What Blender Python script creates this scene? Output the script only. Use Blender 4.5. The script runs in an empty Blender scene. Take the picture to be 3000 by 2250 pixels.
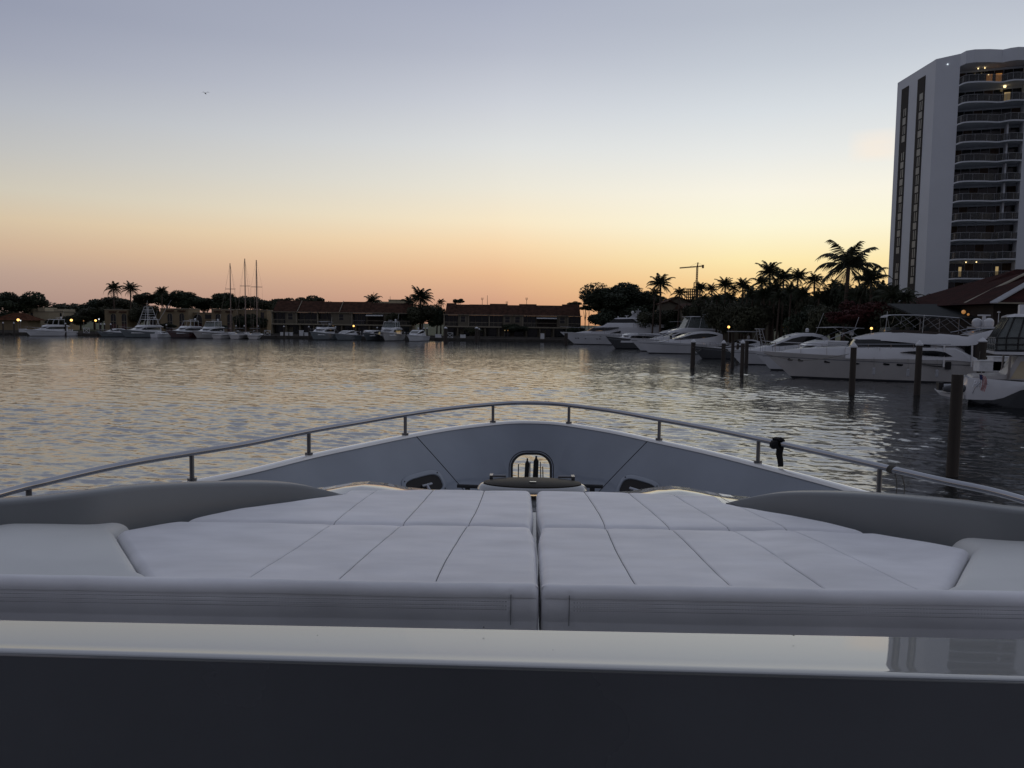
import bpy, bmesh, math, random
import numpy as np
from mathutils import Vector, Matrix, Euler
random.seed(7); rng = np.random.default_rng(7)
S = bpy.context.scene
COL = S.collection
R = math.radians
PI = math.pi

# ------------------------------------------------------------------ camera
F, CH = 2300.0, 4.8                       # focal length in photo pixels (3000 wide), eye height over water
PITCH = math.atan(177 / F); YAW = 0.0126; ROLL = 0.0128
CM = Matrix.Rotation(YAW, 3, 'Z') @ Matrix.Rotation(PI / 2 - PITCH, 3, 'X') @ Matrix.Rotation(ROLL, 3, 'Z')
cd = bpy.data.cameras.new('camera'); cam = bpy.data.objects.new('camera', cd); COL.objects.link(cam)
cam.location = (0, 0, CH); cam.rotation_euler = CM.to_euler()
cd.sensor_width = 36; cd.lens = F / 3000 * 36; cd.clip_start = 0.05; cd.clip_end = 6000
S.camera = cam

def P(px, py, Y=None, z=None, X=None):
    d = CM @ Vector(((px - 1500) / F, -(py - 1125) / F, -1))
    if Y is not None: t = Y / d.y
    elif X is not None: t = X / d.x
    else: t = (z - CH) / d.z
    return Vector((d.x * t, d.y * t, CH + d.z * t))

# ------------------------------------------------------------------ materials
def s2l(c): return tuple(((v / 255) / 12.92 if v / 255 <= 0.04045 else ((v / 255 + 0.055) / 1.055) ** 2.4) for v in c)
MATS = {}
def mat(name, col, rough=0.6, metal=0.0, var=0.12, scale=3.0, bump=0.0, bscale=30.0, coat=0.0, ior=1.45, emit=None, estr=0.0, alpha=1.0, trans=0.0, stretch=(1, 1, 1), rvar=0.0, coord='Object', coat_ior=1.5):
    if name in MATS: return MATS[name]
    m = bpy.data.materials.new(name); m.use_nodes = True; nt = m.node_tree; N = nt.nodes; L = nt.links
    b = N['Principled BSDF']
    b.inputs['Roughness'].default_value = rough; b.inputs['Metallic'].default_value = metal
    b.inputs['IOR'].default_value = ior; b.inputs['Coat Weight'].default_value = coat; b.inputs['Coat Roughness'].default_value = 0.02
    b.inputs['Coat IOR'].default_value = coat_ior
    b.inputs['Alpha'].default_value = alpha; b.inputs['Transmission Weight'].default_value = trans
    tc = N.new('ShaderNodeTexCoord'); mp = N.new('ShaderNodeMapping'); mp.inputs['Scale'].default_value = stretch
    L.new(tc.outputs[coord], mp.inputs['Vector'])
    nz = N.new('ShaderNodeTexNoise'); nz.inputs['Scale'].default_value = scale; nz.inputs['Detail'].default_value = 6
    L.new(mp.outputs[0], nz.inputs['Vector'])
    rp = N.new('ShaderNodeMapRange'); rp.inputs['From Min'].default_value = 0.3; rp.inputs['From Max'].default_value = 0.7
    rp.inputs['To Min'].default_value = 1 - var; rp.inputs['To Max'].default_value = 1 + var
    L.new(nz.outputs['Fac'], rp.inputs['Value'])
    mx = N.new('ShaderNodeVectorMath'); mx.operation = 'SCALE'; mx.inputs[0].default_value = col[:3]
    L.new(rp.outputs[0], mx.inputs['Scale']); L.new(mx.outputs[0], b.inputs['Base Color'])
    if rvar:
        r2 = N.new('ShaderNodeMapRange'); r2.inputs['From Min'].default_value = 0.3; r2.inputs['From Max'].default_value = 0.7
        r2.inputs['To Min'].default_value = rough - rvar; r2.inputs['To Max'].default_value = rough + rvar
        L.new(nz.outputs['Fac'], r2.inputs['Value']); L.new(r2.outputs[0], b.inputs['Roughness'])
    if bump:
        n2 = N.new('ShaderNodeTexNoise'); n2.inputs['Scale'].default_value = bscale; n2.inputs['Detail'].default_value = 5
        L.new(mp.outputs[0], n2.inputs['Vector'])
        bp = N.new('ShaderNodeBump'); bp.inputs['Strength'].default_value = bump; bp.inputs['Distance'].default_value = 0.02
        L.new(n2.outputs['Fac'], bp.inputs['Height']); L.new(bp.outputs[0], b.inputs['Normal'])
    if emit:
        b.inputs['Emission Color'].default_value = (*emit, 1); b.inputs['Emission Strength'].default_value = estr
    MATS[name] = m; return m

M_gel = mat('gelcoat_white', (0.50, 0.51, 0.53), 0.3, coat=0.5, var=0.06, scale=0.6)
M_gel2 = mat('gelcoat_cream', (0.40, 0.39, 0.38), 0.35, coat=0.3, var=0.07, scale=0.8)
M_deckw = mat('deck_nonskid', (0.5, 0.5, 0.5), 0.6, var=0.08)
M_navy = mat('hull_navy', (0.012, 0.014, 0.018), 0.15, coat=0.7)
M_maroon = mat('hull_maroon', (0.05, 0.012, 0.012), 0.2, coat=0.5)
M_slate = mat('hull_slate', (0.10, 0.12, 0.13), 0.25, coat=0.5)
M_boot = mat('boot_stripe', (0.015, 0.016, 0.02), 0.5)
M_tint = mat('tinted_glass', (0.008, 0.009, 0.011), 0.06, var=0.0)
M_clear = mat('clear_vinyl', (0.18, 0.205, 0.20), 0.12, alpha=0.6)
M_steel = mat('stainless_steel', (0.34, 0.35, 0.38), 0.12, metal=1.0, var=0.05)
M_dsteel = mat('dark_steel', (0.20, 0.20, 0.21), 0.3, metal=0.9)
M_silver = mat('silver_paint', (0.205, 0.232, 0.275), 0.38, coat=0.55, var=0.11, scale=1.1, rvar=0.06)  # mottled tone paints in cloudy reflections on the bulwark
M_ledge = mat('polished_silver_paint', (0.22, 0.23, 0.235), 0.5, coat=1.0, coat_ior=2.4, var=0.03, scale=0.4)
M_coam = mat('satin_grey_paint', (0.20, 0.21, 0.215), 0.5, coat=0.15, var=0.05, scale=1.5, bump=0.03, bscale=150)
M_face = mat('shaded_silver_paint', (0.15, 0.155, 0.172), 0.3, coat=0.5, var=0.14, scale=1.0, rvar=0.1)  # darker copy of the silver paint; shade and soft reflections put into its colour
M_cap = mat('cap_gelcoat', (0.74, 0.73, 0.70), 0.2, coat=1.0, coat_ior=2.0, var=0.04)
M_vinyl = mat('marine_vinyl', (0.76, 0.755, 0.775), 0.52, var=0.10, scale=2.6, bump=0.10, bscale=260, stretch=(1, 2.6, 1))
M_vinyl2 = mat('cream_vinyl', (0.68, 0.685, 0.665), 0.5, var=0.05, scale=1.8, bump=0.10, bscale=260)
M_thread = mat('dark_thread', (0.05, 0.05, 0.055), 0.8)
M_black = mat('black_rubber', (0.012, 0.012, 0.014), 0.6)
M_webbing = mat('black_webbing', (0.010, 0.010, 0.012), 0.9, bump=0.5, bscale=400)
M_rope = mat('grey_rope', (0.12, 0.115, 0.10), 0.9, bump=0.5, bscale=200)
M_hatchglass = mat('smoked_hatch', (0.03, 0.027, 0.022), 0.55, ior=1.2)
M_pile = mat('weathered_piling', (0.035, 0.028, 0.023), 0.85, var=0.35, scale=3, bump=0.8, bscale=14, stretch=(1, 1, 0.15))
M_pcap = mat('piling_cap_white', (0.50, 0.51, 0.53), 0.5)
M_wood = mat('dock_timber', (0.06, 0.052, 0.045), 0.85, var=0.3, scale=2, stretch=(1, 1, 4))
M_conc = mat('seawall_concrete', (0.075, 0.07, 0.062), 0.9, var=0.25, scale=0.5, bump=0.4, bscale=4)
M_grass = mat('lawn', (0.03, 0.045, 0.015), 0.95, var=0.3, scale=0.4, bump=0.5, bscale=3)
M_white = mat('white_fibreglass', (0.55, 0.56, 0.57), 0.5)
M_stucco = mat('beige_stucco', (0.125, 0.110, 0.083), 0.9, var=0.10, scale=0.5, bump=0.3, bscale=6)
M_yellow = mat('ochre_stucco', (0.20, 0.155, 0.095), 0.9, var=0.10, scale=0.5, bump=0.3, bscale=6)
M_pale = mat('pale_stucco', (0.42, 0.36, 0.25), 0.9, var=0.10, scale=0.5)
M_trim = mat('cream_trim', (0.24, 0.215, 0.165), 0.8)
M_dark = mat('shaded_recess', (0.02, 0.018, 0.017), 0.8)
M_interior = mat('interior_brown', (0.03, 0.022, 0.018), 0.8, var=0.4, scale=0.7)
M_wglass = mat('window_glass', (0.012, 0.013, 0.015), 0.08)
M_rail2 = mat('balcony_rail_grey', (0.34, 0.35, 0.37), 0.6)
M_tower = mat('tower_white', (0.58, 0.61, 0.655), 0.85, var=0.05, scale=0.12, bump=0.15, bscale=3)
M_panel = mat('window_blind', (0.27, 0.27, 0.245), 0.5, var=0.05)
M_railglass = mat('balcony_glass', (0.045, 0.05, 0.055), 0.2, alpha=0.5)
M_warm = mat('lamp_warm', (0.8, 0.6, 0.3), 0.5, emit=(1.0, 0.52, 0.13), estr=2.6)
M_warmdim = mat('lamp_dim', (0.6, 0.4, 0.2), 0.5, emit=(1.0, 0.42, 0.10), estr=0.28)
M_cool = mat('lamp_cool', (0.8, 0.8, 0.8), 0.5, emit=(0.85, 0.95, 1.0), estr=0.9)
M_litroom = mat('lit_room', (0.2, 0.13, 0.06), 0.7, emit=(1.0, 0.72, 0.34), estr=0.32)
M_spot = mat('ceiling_spot', (0.8, 0.7, 0.4), 0.5, emit=(1.0, 0.74, 0.36), estr=2.2)
M_curtain = mat('curtain_brown', (0.07, 0.045, 0.03), 0.9, var=0.3, scale=1.5, stretch=(4, 4, 0.3))
M_leaf = mat('broadleaf_foliage', (0.020, 0.030, 0.014), 0.75, var=0.45, scale=0.6)
M_leaf2 = mat('olive_foliage', (0.030, 0.032, 0.015), 0.75, var=0.45, scale=0.6)
M_palm = mat('palm_fronds', (0.028, 0.034, 0.016), 0.6, var=0.3, scale=1.0)
M_redleaf = mat('bougainvillea_red', (0.05, 0.007, 0.006), 0.8, var=0.5, scale=0.7)
M_trunk = mat('palm_trunk', (0.07, 0.05, 0.038), 0.9, var=0.25, scale=1, stretch=(1, 1, 6), bump=0.5, bscale=6)
M_crane = mat('crane_steel', (0.22, 0.13, 0.07), 0.7)
M_mast = mat('anodised_mast', (0.22, 0.17, 0.15), 0.4, metal=0.4)
M_galv = mat('galvanised_far', (0.16, 0.10, 0.08), 0.7)
M_red = mat('flag_red', (0.30, 0.02, 0.02), 0.8); M_blue = mat('flag_blue', (0.015, 0.02, 0.08), 0.8); M_fwhite = mat('flag_white', (0.5, 0.5, 0.5), 0.8)
M_ink = mat('script_lettering', (0.85, 0.87, 0.92), 0.2)
M_canvas = mat('grey_canvas', (0.30, 0.31, 0.33), 0.9, var=0.1)
M_dcanvas = mat('dark_canvas', (0.03, 0.032, 0.035), 0.9)
M_awning = mat('dark_green_awning', (0.009, 0.012, 0.013), 0.9)
M_rubber = mat('tender_grey', (0.05, 0.052, 0.058), 0.6)

def tile_mat(name, col, row=0.35):
    m = bpy.data.materials.new(name); m.use_nodes = True; nt = m.node_tree; N = nt.nodes; L = nt.links; b = N['Principled BSDF']
    b.inputs['Roughness'].default_value = 0.9; b.inputs['Specular IOR Level'].default_value = 0.1
    tc = N.new('ShaderNodeTexCoord'); wv = N.new('ShaderNodeTexWave'); wv.wave_type = 'BANDS'; wv.bands_direction = 'X'; wv.inputs['Scale'].default_value = 1.0 / row
    wv.inputs['Distortion'].default_value = 0.4; L.new(tc.outputs['Object'], wv.inputs['Vector'])
    nz = N.new('ShaderNodeTexNoise'); nz.inputs['Scale'].default_value = 1.2; nz.inputs['Detail'].default_value = 8; L.new(tc.outputs['Object'], nz.inputs['Vector'])
    rp = N.new('ShaderNodeValToRGB'); rp.color_ramp.elements[0].color = tuple(c * 0.6 for c in col) + (1,); rp.color_ramp.elements[1].color = tuple(c * 1.35 for c in col) + (1,)
    rp.color_ramp.elements[0].position = 0.35; rp.color_ramp.elements[1].position = 0.65
    L.new(nz.outputs['Fac'], rp.inputs['Fac']); L.new(rp.outputs[0], b.inputs['Base Color'])
    bp = N.new('ShaderNodeBump'); bp.inputs['Strength'].default_value = 0.6; bp.inputs['Distance'].default_value = 0.06
    L.new(wv.outputs['Fac'], bp.inputs['Height']); L.new(bp.outputs[0], b.inputs['Normal'])
    return m
M_tile = tile_mat('clay_tile_brown', (0.050, 0.024, 0.016))
M_tile2 = tile_mat('clay_tile_red', (0.028, 0.007, 0.006))
M_tile3 = tile_mat('clay_tile_orange', (0.075, 0.030, 0.016))

# ------------------------------------------------------------------ mesh builder
class MB:
    def __init__(s): s.v = []; s.f = []
    def add(s, vs, fs):
        o = len(s.v); s.v += [tuple(v) for v in vs]; s.f += [tuple(i + o for i in f) for f in fs]; return s
    def box(s, x0, x1, y0, y1, z0, z1):
        return s.add([(x0, y0, z0), (x1, y0, z0), (x1, y1, z0), (x0, y1, z0), (x0, y0, z1), (x1, y0, z1), (x1, y1, z1), (x0, y1, z1)],
                     [(0, 3, 2, 1), (4, 5, 6, 7), (0, 1, 5, 4), (1, 2, 6, 5), (2, 3, 7, 6), (3, 0, 4, 7)])
    def obox(s, c, ax, hx, hy, hz):           # oriented box: centre, x axis (horizontal), half sizes
        a = Vector((ax[0], ax[1], 0)).normalized(); b = Vector((-a.y, a.x, 0)); c = Vector(c)
        vs = [c + a * (sx * hx) + b * (sy * hy) + Vector((0, 0, sz * hz)) for sz in (-1, 1) for sx, sy in ((-1, -1), (1, -1), (1, 1), (-1, 1))]
        return s.add(vs, [(0, 3, 2, 1), (4, 5, 6, 7), (0, 1, 5, 4), (1, 2, 6, 5), (2, 3, 7, 6), (3, 0, 4, 7)])
    def tube(s, pts, r, n=8, cap=True):
        pts = [Vector(p) for p in pts]; rr = r if isinstance(r, (list, tuple)) else [r] * len(pts); rings = []
        for i, p in enumerate(pts):
            d = (pts[min(i + 1, len(pts) - 1)] - pts[max(i - 1, 0)]).normalized()
            u = d.cross(Vector((0, 0, 1)) if abs(d.z) < 0.9 else Vector((1, 0, 0))).normalized(); w = u.cross(d)
            rings.append([p + (u * math.cos(2 * PI * k / n) + w * math.sin(2 * PI * k / n)) * rr[i] for k in range(n)])
        return s.loft(rings, cap)
    def loft(s, rings, cap=True, closed=True):
        n = len(rings[0]); vs = [v for r in rings for v in r]; fs = []
        for i in range(len(rings) - 1):
            for k in range(n if closed else n - 1):
                a = i * n + k; b = i * n + (k + 1) % n; fs.append((a, b, b + n, a + n))
        if cap: fs.append(tuple(range(n - 1, -1, -1))); fs.append(tuple(range((len(rings) - 1) * n, len(rings) * n)))
        return s.add(vs, fs)
    def prism(s, poly, a, b, axis='y'):        # polygon of (u,v) extruded a..b along axis
        def mk(u, v, t): return (u, t, v) if axis == 'y' else ((u, v, t) if axis == 'z' else (t, u, v))
        return s.loft([[mk(u, v, a) for u, v in poly], [mk(u, v, b) for u, v in poly]])
    def sphere(s, c, r, n=10, sz=1.0, lo=-1.0):
        rings = []
        for i in range(n // 2 + 2):
            t = -PI / 2 + PI * i / (n // 2 + 1)
            if math.sin(t) < lo: t = math.asin(lo)
            rings.append([(c[0] + r * math.cos(t) * math.cos(2 * PI * k / n) , c[1] + r * math.cos(t) * math.sin(2 * PI * k / n), c[2] + r * sz * math.sin(t)) for k in range(n)])
        return s.loft(rings)
    def quad(s, a, b, c, d): return s.add([a, b, c, d], [(0, 1, 2, 3)])
    def build(s, name, m, parent=None, smooth=False, angle=35):
        me = bpy.data.meshes.new(name); me.from_pydata(s.v, [], s.f); me.update()
        bm = bmesh.new(); bm.from_mesh(me); bmesh.ops.recalc_face_normals(bm, faces=bm.faces); bm.to_mesh(me); bm.free()
        me.materials.append(m)
        if smooth:
            me.polygons.foreach_set('use_smooth', [True] * len(me.polygons))
            try: me.set_sharp_from_angle(angle=R(angle))
            except Exception: pass
        o = bpy.data.objects.new(name, me); COL.objects.link(o)
        if parent: o.parent = parent
        return o

def tag(o, label=None, cat=None, group=None, kind=None):
    if label: o['label'] = label
    if cat: o['category'] = cat
    if group: o['group'] = group
    if kind: o['kind'] = kind
    return o
def empty(name, loc=(0, 0, 0), rz=0, **k):
    o = bpy.data.objects.new(name, None); COL.objects.link(o); o.location = loc; o.rotation_euler = (0, 0, rz); o.empty_display_size = 0.3
    return tag(o, **k)
KIDS = {}
def copy_tree(o, parent=None):
    c = o.copy(); COL.objects.link(c)
    if parent: c.parent = parent
    for ch in [x for x in COL.objects if x.parent == o]: copy_tree(ch, c)
    return c

# ------------------------------------------------------------------ world (dusk sky)
SUNAZ = math.atan((2430 - 1500) / F) - YAW          # to the right of +Y
W = bpy.data.worlds.new('World'); S.world = W; W.use_nodes = True; nt = W.node_tree; N = nt.nodes; L = nt.links
bg = N['Background']
def math_node(op, a=None, b=None, c=None):
    n = N.new('ShaderNodeMath'); n.operation = op
    for i, x in enumerate((a, b, c)):
        if x is None: continue
        if isinstance(x, (int, float)): n.inputs[i].default_value = x
        else: L.new(x, n.inputs[i])
    return n.outputs[0]
tc = N.new('ShaderNodeTexCoord'); nv = N.new('ShaderNodeVectorMath'); nv.operation = 'NORMALIZE'; L.new(tc.outputs['Generated'], nv.inputs[0])
sx = N.new('ShaderNodeSeparateXYZ'); L.new(nv.outputs[0], sx.inputs[0])
el = math_node('DIVIDE', math_node('ARCSINE', sx.outputs['Z']), PI / 2)
az = math_node('ARCTAN2', sx.outputs['X'], sx.outputs['Y'])
dz = math_node('SUBTRACT', az, SUNAZ)
dz = math_node('ABSOLUTE', math_node('ARCTAN2', math_node('SINE', dz), math_node('COSINE', dz)))
def elev(px, py):
    d = (CM @ Vector(((px - 1500) / F, -(py - 1125) / F, -1))).normalized(); return math.asin(d.z) / (PI / 2), abs(math.atan2(d.x, d.y) - SUNAZ)
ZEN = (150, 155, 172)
def ramp(px, stops, extra):
    r = N.new('ShaderNodeValToRGB'); cr = r.color_ramp; cr.interpolation = 'LINEAR'
    pts = [(e / 90, c) for e, c in extra] + ([(elev(px, y)[0], c) for y, c in stops] if px is not None else [])
    pts.sort(key=lambda t: t[0])
    while len(cr.elements) > 1: cr.elements.remove(cr.elements[-1])
    cr.elements[0].position = pts[0][0]; cr.elements[0].color = (*s2l(pts[0][1]), 1)
    for p, c in pts[1:]:
        e = cr.elements.new(p); e.color = (*s2l(c), 1)
    L.new(el, r.inputs['Fac']); return r.outputs['Color']
rs = ramp(2560, [(0, (184, 191, 204)), (150, (199, 206, 216)), (300, (219, 225, 230)), (430, (236, 238, 235)), (550, (252, 248, 232)), (650, (255, 250, 221)), (760, (255, 236, 180)), (850, (250, 207, 142))],
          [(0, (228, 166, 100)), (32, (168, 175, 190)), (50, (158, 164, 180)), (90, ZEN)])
rc = ramp(1500, [(0, (172, 178, 196)), (150, (186, 191, 205)), (300, (208, 212, 220)), (430, (226, 228, 227)), (550, (240, 235, 220)), (650, (252, 235, 203)), (720, (251, 219, 177)), (800, (238, 192, 150)), (880, (216, 166, 136))],
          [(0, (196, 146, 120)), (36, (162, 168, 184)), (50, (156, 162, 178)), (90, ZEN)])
rl = ramp(0, [(0, (152, 158, 177)), (150, (164, 169, 185)), (300, (182, 186, 194)), (430, (196, 196, 194)), (550, (211, 204, 188)), (640, (219, 199, 170)), (720, (210, 182, 155)), (800, (190, 163, 148))],
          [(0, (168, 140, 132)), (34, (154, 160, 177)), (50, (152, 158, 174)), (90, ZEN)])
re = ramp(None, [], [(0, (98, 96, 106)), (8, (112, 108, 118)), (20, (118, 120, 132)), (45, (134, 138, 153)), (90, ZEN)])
def azf(a, b):
    n = N.new('ShaderNodeMapRange'); n.interpolation_type = 'LINEAR'; n.inputs['From Min'].default_value = a; n.inputs['From Max'].default_value = b
    L.new(dz, n.inputs['Value']); return n.outputs[0]
def mixc(f, a, b):
    n = N.new('ShaderNodeMix'); n.data_type = 'RGBA'
    if isinstance(f, float): n.inputs['Factor'].default_value = f
    else: L.new(f, n.inputs['Factor'])
    L.new(a, n.inputs['A']); L.new(b, n.inputs['B']); return n.outputs['Result']
a0, a1, a2 = elev(2560, 600)[1], elev(1500, 600)[1], elev(0, 600)[1]
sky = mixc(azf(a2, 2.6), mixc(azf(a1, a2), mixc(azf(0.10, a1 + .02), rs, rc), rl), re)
# faint wisps of cloud low beside the tower
cn = N.new('ShaderNodeTexNoise'); cn.inputs['Scale'].default_value = 7; cn.inputs['Detail'].default_value = 5; cn.inputs['Roughness'].default_value = 0.55
cmp = N.new('ShaderNodeMapping'); cmp.inputs['Scale'].default_value = (1, 1, 5.5); cmp.inputs['Rotation'].default_value = (0, R(6), 0); L.new(nv.outputs[0], cmp.inputs['Vector']); L.new(cmp.outputs[0], cn.inputs['Vector'])
cd0 = (CM @ Vector(((2570 - 1500) / F, -(425 - 1125) / F, -1))).normalized()
def bell(v, c, w):
    t = math_node('DIVIDE', math_node('SUBTRACT', v, c), w); return math_node('MAXIMUM', math_node('SUBTRACT', 1.0, math_node('MULTIPLY', t, t)), 0.0)
cf = math_node('MULTIPLY', bell(az, math.atan2(cd0.x, cd0.y), 0.032), bell(el, math.asin(cd0.z) / (PI / 2), 0.012))
cf = math_node('MULTIPLY', cf, math_node('MULTIPLY', cn.outputs['Fac'], 1.5))
cl = N.new('ShaderNodeRGB'); cl.outputs[0].default_value = (*s2l((255, 240, 222)), 1)
sky = mixc(cf, sky, cl.outputs[0])
# physical dusk sky adds its own faint tint
nis = N.new('ShaderNodeTexSky'); nis.sky_type = 'NISHITA'; nis.sun_disc = False; nis.sun_elevation = R(0.6); nis.sun_rotation = SUNAZ; nis.altitude = 0; nis.dust_density = 2.0
nsc = N.new('ShaderNodeVectorMath'); nsc.operation = 'SCALE'; nsc.inputs['Scale'].default_value = 0.05; L.new(nis.outputs[0], nsc.inputs[0])
sky = mixc(0.04, sky, nsc.outputs[0])
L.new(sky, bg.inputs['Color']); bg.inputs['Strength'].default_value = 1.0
sd = bpy.data.lights.new('sun', 'SUN'); sun = bpy.data.objects.new('sun', sd); COL.objects.link(sun)
sd.energy = 0.02; sd.angle = R(60); sd.color = (1.0, 0.78, 0.5)
sundir = Vector((math.sin(SUNAZ), math.cos(SUNAZ), math.tan(R(4))))
sun.rotation_euler = sundir.to_track_quat('Z', 'Y').to_euler()

# ------------------------------------------------------------------ water
def make_water():
    th = np.radians(np.linspace(-62, 62, 1240)); rs_ = [6.0]
    while rs_[-1] < 236: rs_.append(rs_[-1] + max(0.05 * (rs_[-1] / 10) ** 0.95, 0.04))
    r = np.array(rs_); T, RR = np.meshgrid(th, r)
    Xg = RR * np.sin(T); Yg = RR * np.cos(T)
    dr = np.maximum(0.05 * (RR / 10) ** 0.95, 0.04) * 1.0; dt = RR * (th[1] - th[0])
    Z = np.zeros_like(Xg)
    # calmer / rougher patches
    G = np.zeros_like(Xg)
    for i in range(10):
        k = 2 * PI / rng.uniform(14, 70); a = rng.uniform(0, PI); G += np.sin(k * (Xg * math.cos(a) * 0.45 + Yg * math.sin(a) * 1.4) + rng.uniform(0, 6.28))
    G = np.clip(1.0 + 0.18 * G, 0.35, 1.5)
    wd = R(68)
    for i in range(120):
        lam = 0.18 * (2.3 / 0.18) ** rng.uniform(0, 1); k = 2 * PI / lam
        a = wd + rng.normal(0, 0.62)
        slope = 0.0185 * (0.55 + 0.45 * min(1, lam / 0.5)) * (1.0 if lam < 0.7 else (0.7 / lam) ** 0.95)
        amp = slope / k
        kx, ky = k * math.cos(a), k * math.sin(a)
        samp = np.abs(ky) * dr + np.abs(kx) * dt
        att = np.clip(1.6 - samp / 2.1, 0, 1)
        ph = kx * Xg + ky * Yg + rng.uniform(0, 6.28)
        # phase wander keeps crests short
        ph += 0.9 * np.sin(Xg * 0.31 * k * 0.3 + rng.uniform(0, 6)) * np.sin(Yg * 0.23 * k * 0.3 + rng.uniform(0, 6))
        Z += amp * att * (np.sin(ph) + 0.25 * np.cos(2 * ph)) * G
    edge = np.clip((R(62) - np.abs(T)) / R(3), 0, 1) * np.clip((236 - RR) / 10, 0, 1)
    Z *= edge
    nr, nt_ = Xg.shape
    V = np.stack([Xg.ravel(), Yg.ravel(), Z.ravel()], 1)
    idx = np.arange(nr * nt_).reshape(nr, nt_)
    q = np.stack([idx[:-1, :-1].ravel(), idx[:-1, 1:].ravel(), idx[1:, 1:].ravel(), idx[1:, :-1].ravel()], 1)[:, ::-1]
    # inner fan, outer ring and the rest of the circle, coarse
    extra_v, extra_f = [], []; base = len(V)
    def ringv(rad, angs): return [(rad * math.sin(a), rad * math.cos(a), 0.0) for a in angs]
    angs = [R(62) + (2 * PI - 2 * R(62)) * i / 24 for i in range(25)]
    for j, rad in enumerate((0.5, 6, 40, 236, 3000)): extra_v += ringv(rad, angs)
    for j in range(4):
        for i in range(24): a = base + j * 25 + i; extra_f.append((a + 25, a + 26, a + 1, a))
    b2 = base + len(extra_v); an2 = [R(-62) + R(124) * i / 24 for i in range(25)]
    for rad in (0.5, 6): extra_v += ringv(rad, an2)
    for rad in (235.9, 3000): extra_v += ringv(rad, an2)
    for j in (0, 2):
        for i in range(24): a = b2 + j * 25 + i; extra_f.append((a + 25, a + 26, a + 1, a))
    V = np.vstack([V, np.array(extra_v)])
    Fq = np.vstack([q, np.array(extra_f)])
    me = bpy.data.meshes.new('water'); me.vertices.add(len(V)); me.vertices.foreach_set('co', V.ravel())
    me.loops.add(len(Fq) * 4); me.loops.foreach_set('vertex_index', Fq.ravel().astype(np.int32))
    me.polygons.add(len(Fq)); me.polygons.foreach_set('loop_start', np.arange(0, len(Fq) * 4, 4, dtype=np.int32)); me.polygons.foreach_set('loop_total', np.full(len(Fq), 4, dtype=np.int32))
    me.polygons.foreach_set('use_smooth', np.ones(len(Fq), dtype=bool)); me.update(); me.validate()
    o = bpy.data.objects.new('water', me); COL.objects.link(o); o['kind'] = 'structure'
    m = bpy.data.materials.new('harbour_water'); m.use_nodes = True; nt = m.node_tree; b = nt.nodes['Principled BSDF']
    b.inputs['Base Color'].default_value = (0.010, 0.012, 0.013, 1); b.inputs['Roughness'].default_value = 0.12; b.inputs['IOR'].default_value = 4.5
    t = nt.nodes.new('ShaderNodeTexCoord'); mp = nt.nodes.new('ShaderNodeMapping'); mp.inputs['Scale'].default_value = (0.55, 1.3, 1); mp.inputs['Rotation'].default_value = (0, 0, R(-12))
    nt.links.new(t.outputs['Object'], mp.inputs['Vector'])
    geo = nt.nodes.new('ShaderNodeNewGeometry'); prev = geo.outputs['Normal']
    for sc, kx, ky in ((2.2, .07, .13), (6.0, .09, .19), (15.0, .07, .14)):
        nz = nt.nodes.new('ShaderNodeTexNoise'); nz.inputs['Scale'].default_value = sc; nz.inputs['Detail'].default_value = 2; nt.links.new(mp.outputs[0], nz.inputs['Vector'])
        a = nt.nodes.new('ShaderNodeVectorMath'); a.operation = 'SUBTRACT'; a.inputs[1].default_value = (.5, .5, .5); nt.links.new(nz.outputs['Color'], a.inputs[0])
        c_ = nt.nodes.new('ShaderNodeVectorMath'); c_.operation = 'MULTIPLY'; c_.inputs[1].default_value = (kx, ky, 0); nt.links.new(a.outputs[0], c_.inputs[0])
        d_ = nt.nodes.new('ShaderNodeVectorMath'); d_.operation = 'ADD'; nt.links.new(prev, d_.inputs[0]); nt.links.new(c_.outputs[0], d_.inputs[1]); prev = d_.outputs[0]
    n_ = nt.nodes.new('ShaderNodeVectorMath'); n_.operation = 'NORMALIZE'; nt.links.new(prev, n_.inputs[0]); prev = n_.outputs[0]
    nt.links.new(prev, b.inputs['Normal']); me.materials.append(m)
make_water()

# ------------------------------------------------------------------ land
LZ = 1.15
shore = [(-420, 210), (-120, 213), (14, 213), (27, 200), (31, 190), (40.5, 150), (44, 110), (47, 75), (49, 45), (60, 10), (80, -60)]
outer = [(700, -60), (2500, 600), (2500, 2900), (-2500, 2900), (-2500, 500), (-700, 210)]
poly = shore + outer
g = MB(); n = len(poly)
g.add([(x, y, LZ) for x, y in poly], [tuple(range(n))]); tag(g.build('ground', M_grass), kind='structure')
g = MB()
for i in range(len(shore) - 1):
    a, b = Vector((*shore[i], 0)), Vector((*shore[i + 1], 0)); d = (b - a).normalized(); nrm = Vector((d.y, -d.x, 0))
    g.loft([[p + nrm * 0.25 + Vector((0, 0, LZ + 0.12)), p - nrm * 0.5 + Vector((0, 0, LZ + 0.12)), p - nrm * 0.5 + Vector((0, 0, -2)), p + nrm * 0.25 + Vector((0, 0, -2))] for p in (a, b)])
tag(g.build('seawall', M_conc), 'low dark concrete seawall running along the shoreline behind the moored boats', 'seawall')

# far shore timber dock in front of the seawall
dk = empty('dock', (-30, 211, 0), label='long low timber dock along the far shore below the town houses', cat='dock')
g = MB(); g.box(-190, 42, -1.6, 0.9, 0.62, 0.8); g.build('deck', M_wood, dk)
g = MB(); g.box(-.11, .11, -1.4, -1.18, -1, 0.62); pl0 = g.build('dock_pile', M_wood, dk); pl0.location.x = -188
for i in range(1, 58): pl = pl0.copy(); COL.objects.link(pl); pl.parent = dk; pl.location.x = -188 + i * 4

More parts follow.
